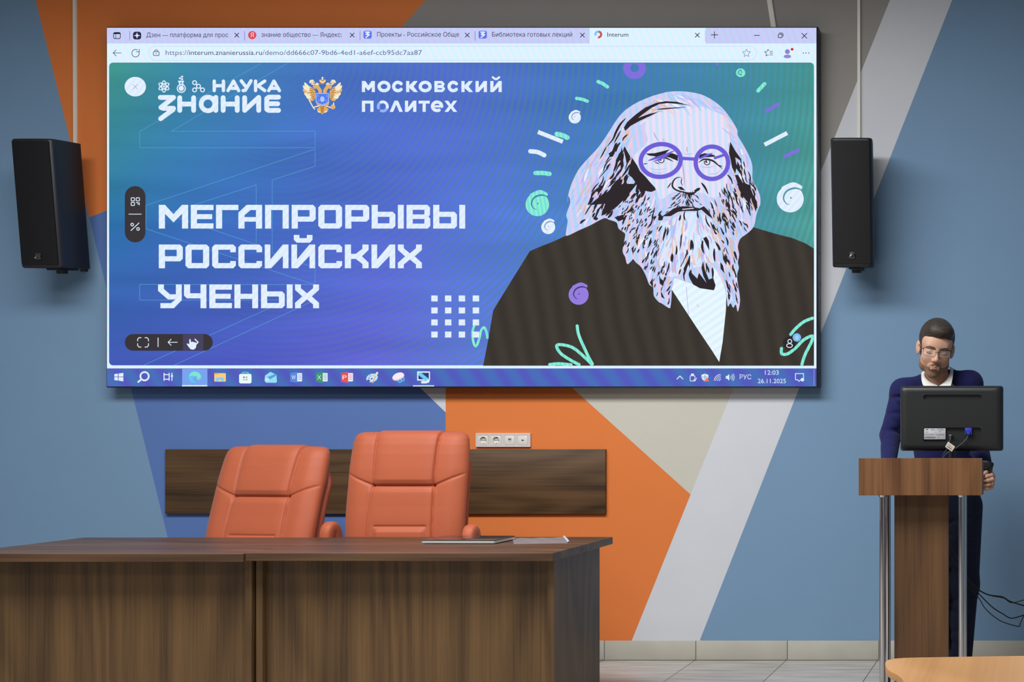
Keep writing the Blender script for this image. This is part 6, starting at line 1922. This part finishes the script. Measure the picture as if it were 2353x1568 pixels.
# --- glasses
GM = plain('glasses_frame', (30, 30, 34), .3, metal=.6)
mb = MB(); rims = []
def lens(s_):
    pts = []
    for sx_, sz_, a0 in ((1, 1, 0), (-1, 1, 90), (-1, -1, 180), (1, -1, 270)):
        for k in range(5):
            t = math.radians(a0 + 22.5 * k); r_ = .005 if sz_ > 0 else .008
            pts.append((s_ * .0335 + sx_ * (.0265 - r_) + r_ * math.cos(t), .0055 + sz_ * (.0165 - r_) + r_ * math.sin(t)))
    return [hp(x, -.1085 + 3.2 * max(0, abs(x) - .02) ** 2 * 3, z) for x, z in pts]
for s_ in (-1, 1):
    L_ = lens(s_)
    mb.tube(L_ + [L_[0]], .0008, n=8, cap=False)
    mb.tube([L_[k] + (hp(0, 0, .0006) - HC) for k in range(0, 10)], .0014, n=8)
    tp = [hp(s_ * .060, -.0975, .017), hp(s_ * .069, -.085, .017), hp(s_ * .076, -.03, .014), hp(s_ * .078, .012, .010), hp(s_ * .076, .03, -.006)]
    mb.tube(spline3(tp, 4), .0014, n=8)
mb.tube(spline3([hp(-.0085, -.1085, .010), hp(0, -.1115, .013), hp(.0085, -.1085, .010)], 4), .0015, n=8)
gl_ = obj('glasses', mb, GM, man, world=True)
m, nt, b = newmat('lens_glass')
b.inputs['Base Color'].default_value = (.96, .97, .98, 1); b.inputs['Roughness'].default_value = .03; b.inputs['Alpha'].default_value = .05; b.inputs['Specular IOR Level'].default_value = .6
for s_ in (-1, 1):
    L_ = lens(s_); nrm = (RH @ Vector((0, -1, 0))) * .0008
    obj('lens', MB().add([p + nrm for p in L_] + [p - nrm for p in L_], [tuple(range(20)), tuple(range(39, 19, -1))] + [(i, (i + 1) % 20, 20 + (i + 1) % 20, 20 + i) for i in range(20)]), m, gl_, world=True)

# --- clothes
xs = axis_(PB.x - .42, PB.x + .36, .0065, []); ys = axis_(PB.y - .46, PB.y + .26, .0065, []); zs = axis_(.94, hz + .02, .0065, [])
S_ = Field(xs, ys, zs)
S_.cap(W(2176, 1110, 6.10), chest, .140, .150, .05, flat=1.25); S_.cap(chest, neckB + Vector((0, .01, -.06)), .150, .085, .06, flat=1.1)
S_.cap(shL, nkL, .060, .030, .03); S_.cap(shR, nkR, .060, .030, .03); S_.cap(nkL + Vector((0, .03, 0)), nkR + Vector((0, .03, 0)), .034, .034, .03)
S_.cap(shL, elL, .060, .051, .03); S_.cap(elL, wrL, .050, .034, .02)
S_.cap(shR, elR, .060, .052, .03); S_.cap(elR, wrR + Vector((-.004, .035, .012)), .050, .038, .02)
for a_, b_, r_, n_f in ((shL, elL, .056, 5), (elL, wrL, .044, 4), (shR, elR, .056, 4), (elR, wrR, .044, 3)):
    folds(S_, a_, b_, r_, n_f)
# V neck
vtip = W(2160, 985, 5.93)
S_.cap(neckB + Vector((0, -.01, .12)), neckB + Vector((0, .0, -.01)), .060, .052, .008, op='sub')
for k in range(9):
    t_ = k / 8
    p_ = W(2153, 872, 6.04).lerp(vtip, t_); w_ = .064 * (1 - t_) ** .8 + .003
    S_.cap(p_ + Vector((0, -.14, 0)), p_ + Vector((0, .02, 0)), w_, w_, .006, op='sub')
field_obj('sweater', S_, KNIT, man)
# shirt: body under the V, collar leaves, cuffs
xs = axis_(neckB.x - .13, neckB.x + .13, .004, []); ys = axis_(neckB.y - .18, neckB.y + .14, .004, []); zs = axis_(neckB.z - .16, neckB.z + .10, .004, [])
C_ = Field(xs, ys, zs)
C_.cap(chest, neckB + Vector((0, .01, -.06)), .143, .078, .06, flat=1.1); C_.cap(neckB + Vector((0, .01, -.05)), neckB + Vector((0, .012, .03)), .068, .062, .02)
for k in range(6):
    p_ = W(2153, 862, 6.0).lerp(W(2157, 892, 5.97), k / 5); C_.cap(p_ + Vector((0, -.12, 0)), p_ + Vector((0, .04, 0)), .056 * (1 - k / 5) + .004, .056 * (1 - k / 5) + .004, .004, op='sub')
field_obj('shirt', C_, COTTON, man)
def collar_leaf(inner, outer):
    mb = MB(); I_, O_ = spline3(inner, 6), spline3(outer, 6)
    rings = []
    for p_, q_ in zip(I_, O_):
        m_ = (p_ + q_) / 2 + Vector((0, -.004, 0)); th = Vector((0, .0035, 0))
        rings.append([p_, m_, q_, q_ + th, m_ + th, p_ + th])
    obj('shirt_collar', mb.loft(rings), COTTON, man, world=True, ang=60)
collar_leaf([W(2126, 850, 6.06), W(2124, 861, 6.01), W(2131, 873, 5.965), W(2143, 881, 5.945), W(2156, 887, 5.935)],
            [W(2117, 857, 6.06), W(2117, 866, 6.0), W(2119, 880, 5.95), W(2126, 893, 5.93), W(2140, 904, 5.925)])
collar_leaf([W(2181, 842, 6.06), W(2183, 855, 6.01), W(2178, 869, 5.965), W(2169, 879, 5.945), W(2158, 887, 5.935)],
            [W(2191, 847, 6.06), W(2190, 858, 6.0), W(2188, 874, 5.95), W(2183, 890, 5.93), W(2172, 904, 5.925)])
def ring_band(a_, b_, r0, r1, name, mat):
    a_, b_ = Vector(a_), Vector(b_); d_ = (b_ - a_).normalized(); u_ = d_.orthogonal().normalized(); w_ = d_.cross(u_)
    rings = []
    for c_, r_ in ((a_, r0), (b_, r1), (b_, r1 - .003), (a_, r0 - .003)):
        rings.append([c_ + (u_ * math.cos(t) + w_ * math.sin(t)) * r_ for t in (2 * math.pi * k / 24 for k in range(24))])
    mb = MB().loft(rings, cap=False)
    n_ = 24
    mb.f += [((3) * n_ + k, 3 * n_ + (k + 1) % n_, (k + 1) % n_, k) for k in range(n_)]; mb.m += [0] * n_
    return obj(name, mb, mat, man, world=True)
ring_band(wrR + (elR - wrR) * .12, wrR + (elR - wrR) * -.06, .036, .034, 'shirt_cuff', COTTON)
ring_band(wrL + (elL - wrL) * .02, wrL + (elL - wrL) * -.07, .036, .034, 'shirt_cuff', COTTON)
rg = G0 + Vector((kn[2][0] + .0, kn[2][1] - .002, kn[2][2]))
ring_band(rg + Vector((-.004, -.0026, -.0012)), rg + Vector((-.008, -.005, -.0022)), .0103, .0103, 'ring', plain('gold_ring', (214, 196, 160), .2, metal=1.0))
# trousers
xs = axis_(PB.x - .30, PB.x + .30, .007, []); ys = axis_(PB.y - .22, PB.y + .24, .007, []); zs = axis_(.03, 1.06, .007, [])
T_ = Field(xs, ys, zs)
T_.cap(pelv + Vector((0, 0, -.02)), W(2176, 1085, 6.1), .142, .136, .04, flat=1.25)
for h_, k_, a_ in ((hipL, knL, anL), (hipR, knR, anR)):
    T_.cap(h_, k_, .098, .074, .03); T_.cap(k_, a_ + Vector((0, 0, .0)), .072, .060, .03)
    folds(T_, h_, k_, .098, 4, .076); folds(T_, k_, a_, .073, 5, .061)
T_.cap((hipL + hipR) / 2 + Vector((0, 0, -.16)), (knL + knR) / 2 + Vector((0, 0, -.3)), .002, .018, .02, op='sub')
field_obj('trousers', T_, DENIM, man)
for a_ in (anL, anR):
    xs = axis_(a_.x - .07, a_.x + .07, .005, []); ys = axis_(a_.y - .22, a_.y + .10, .005, []); zs = axis_(-.01, .15, .005, [])
    Sh = Field(xs, ys, zs)
    Sh.ell((a_.x, a_.y - .07, .034), (.048, .135, .040), .02); Sh.cap((a_.x, a_.y + .02, .04), (a_.x, a_.y + .01, .10), .046, .044, .02)
    Sh.F = np.maximum(Sh.F, -(Sh.z[None, None, :] - .002))
    field_obj('shoe', Sh, plain('shoe_black', (24, 22, 22), .4), man)

# the little black device the right-hand fist holds against the lectern
dv = W(2270, 1077, 5.745)
root = thing('handheld_device', 'small black device with a rounded corner held in the man\'s ringed hand', 'device', (dv.x, dv.y, dv.z))
k0 = F / 5.735
q_ = lambda px_, py_: ((px_ - CX) / k0, EYE + (CY - py_) / k0)
out = [(2258.5, 1063.5), (2278, 1062.3), (2281.5, 1063.6), (2283.4, 1066.5), (2283, 1070), (2278.5, 1084), (2275, 1088), (2269, 1090.5), (2258.5, 1092)]
yd = 5.735 - WALL
obj('shell', MB().prism([(q_(*p)[0], yd, q_(*p)[1]) for p in out], (0, .016, 0), bev=.0018), M['black_plastic'], root, world=True)
obj('thumb_pad', MB().prism([(q_(*p)[0], yd - .0012, q_(*p)[1]) for p in ((2264, 1075.5), (2270, 1075), (2272, 1077), (2271.5, 1082), (2269, 1085), (2264, 1085.5), (2262, 1083), (2262, 1077))], (0, .0014, 0), bev=.0005), M['black_gloss'], root, world=True)
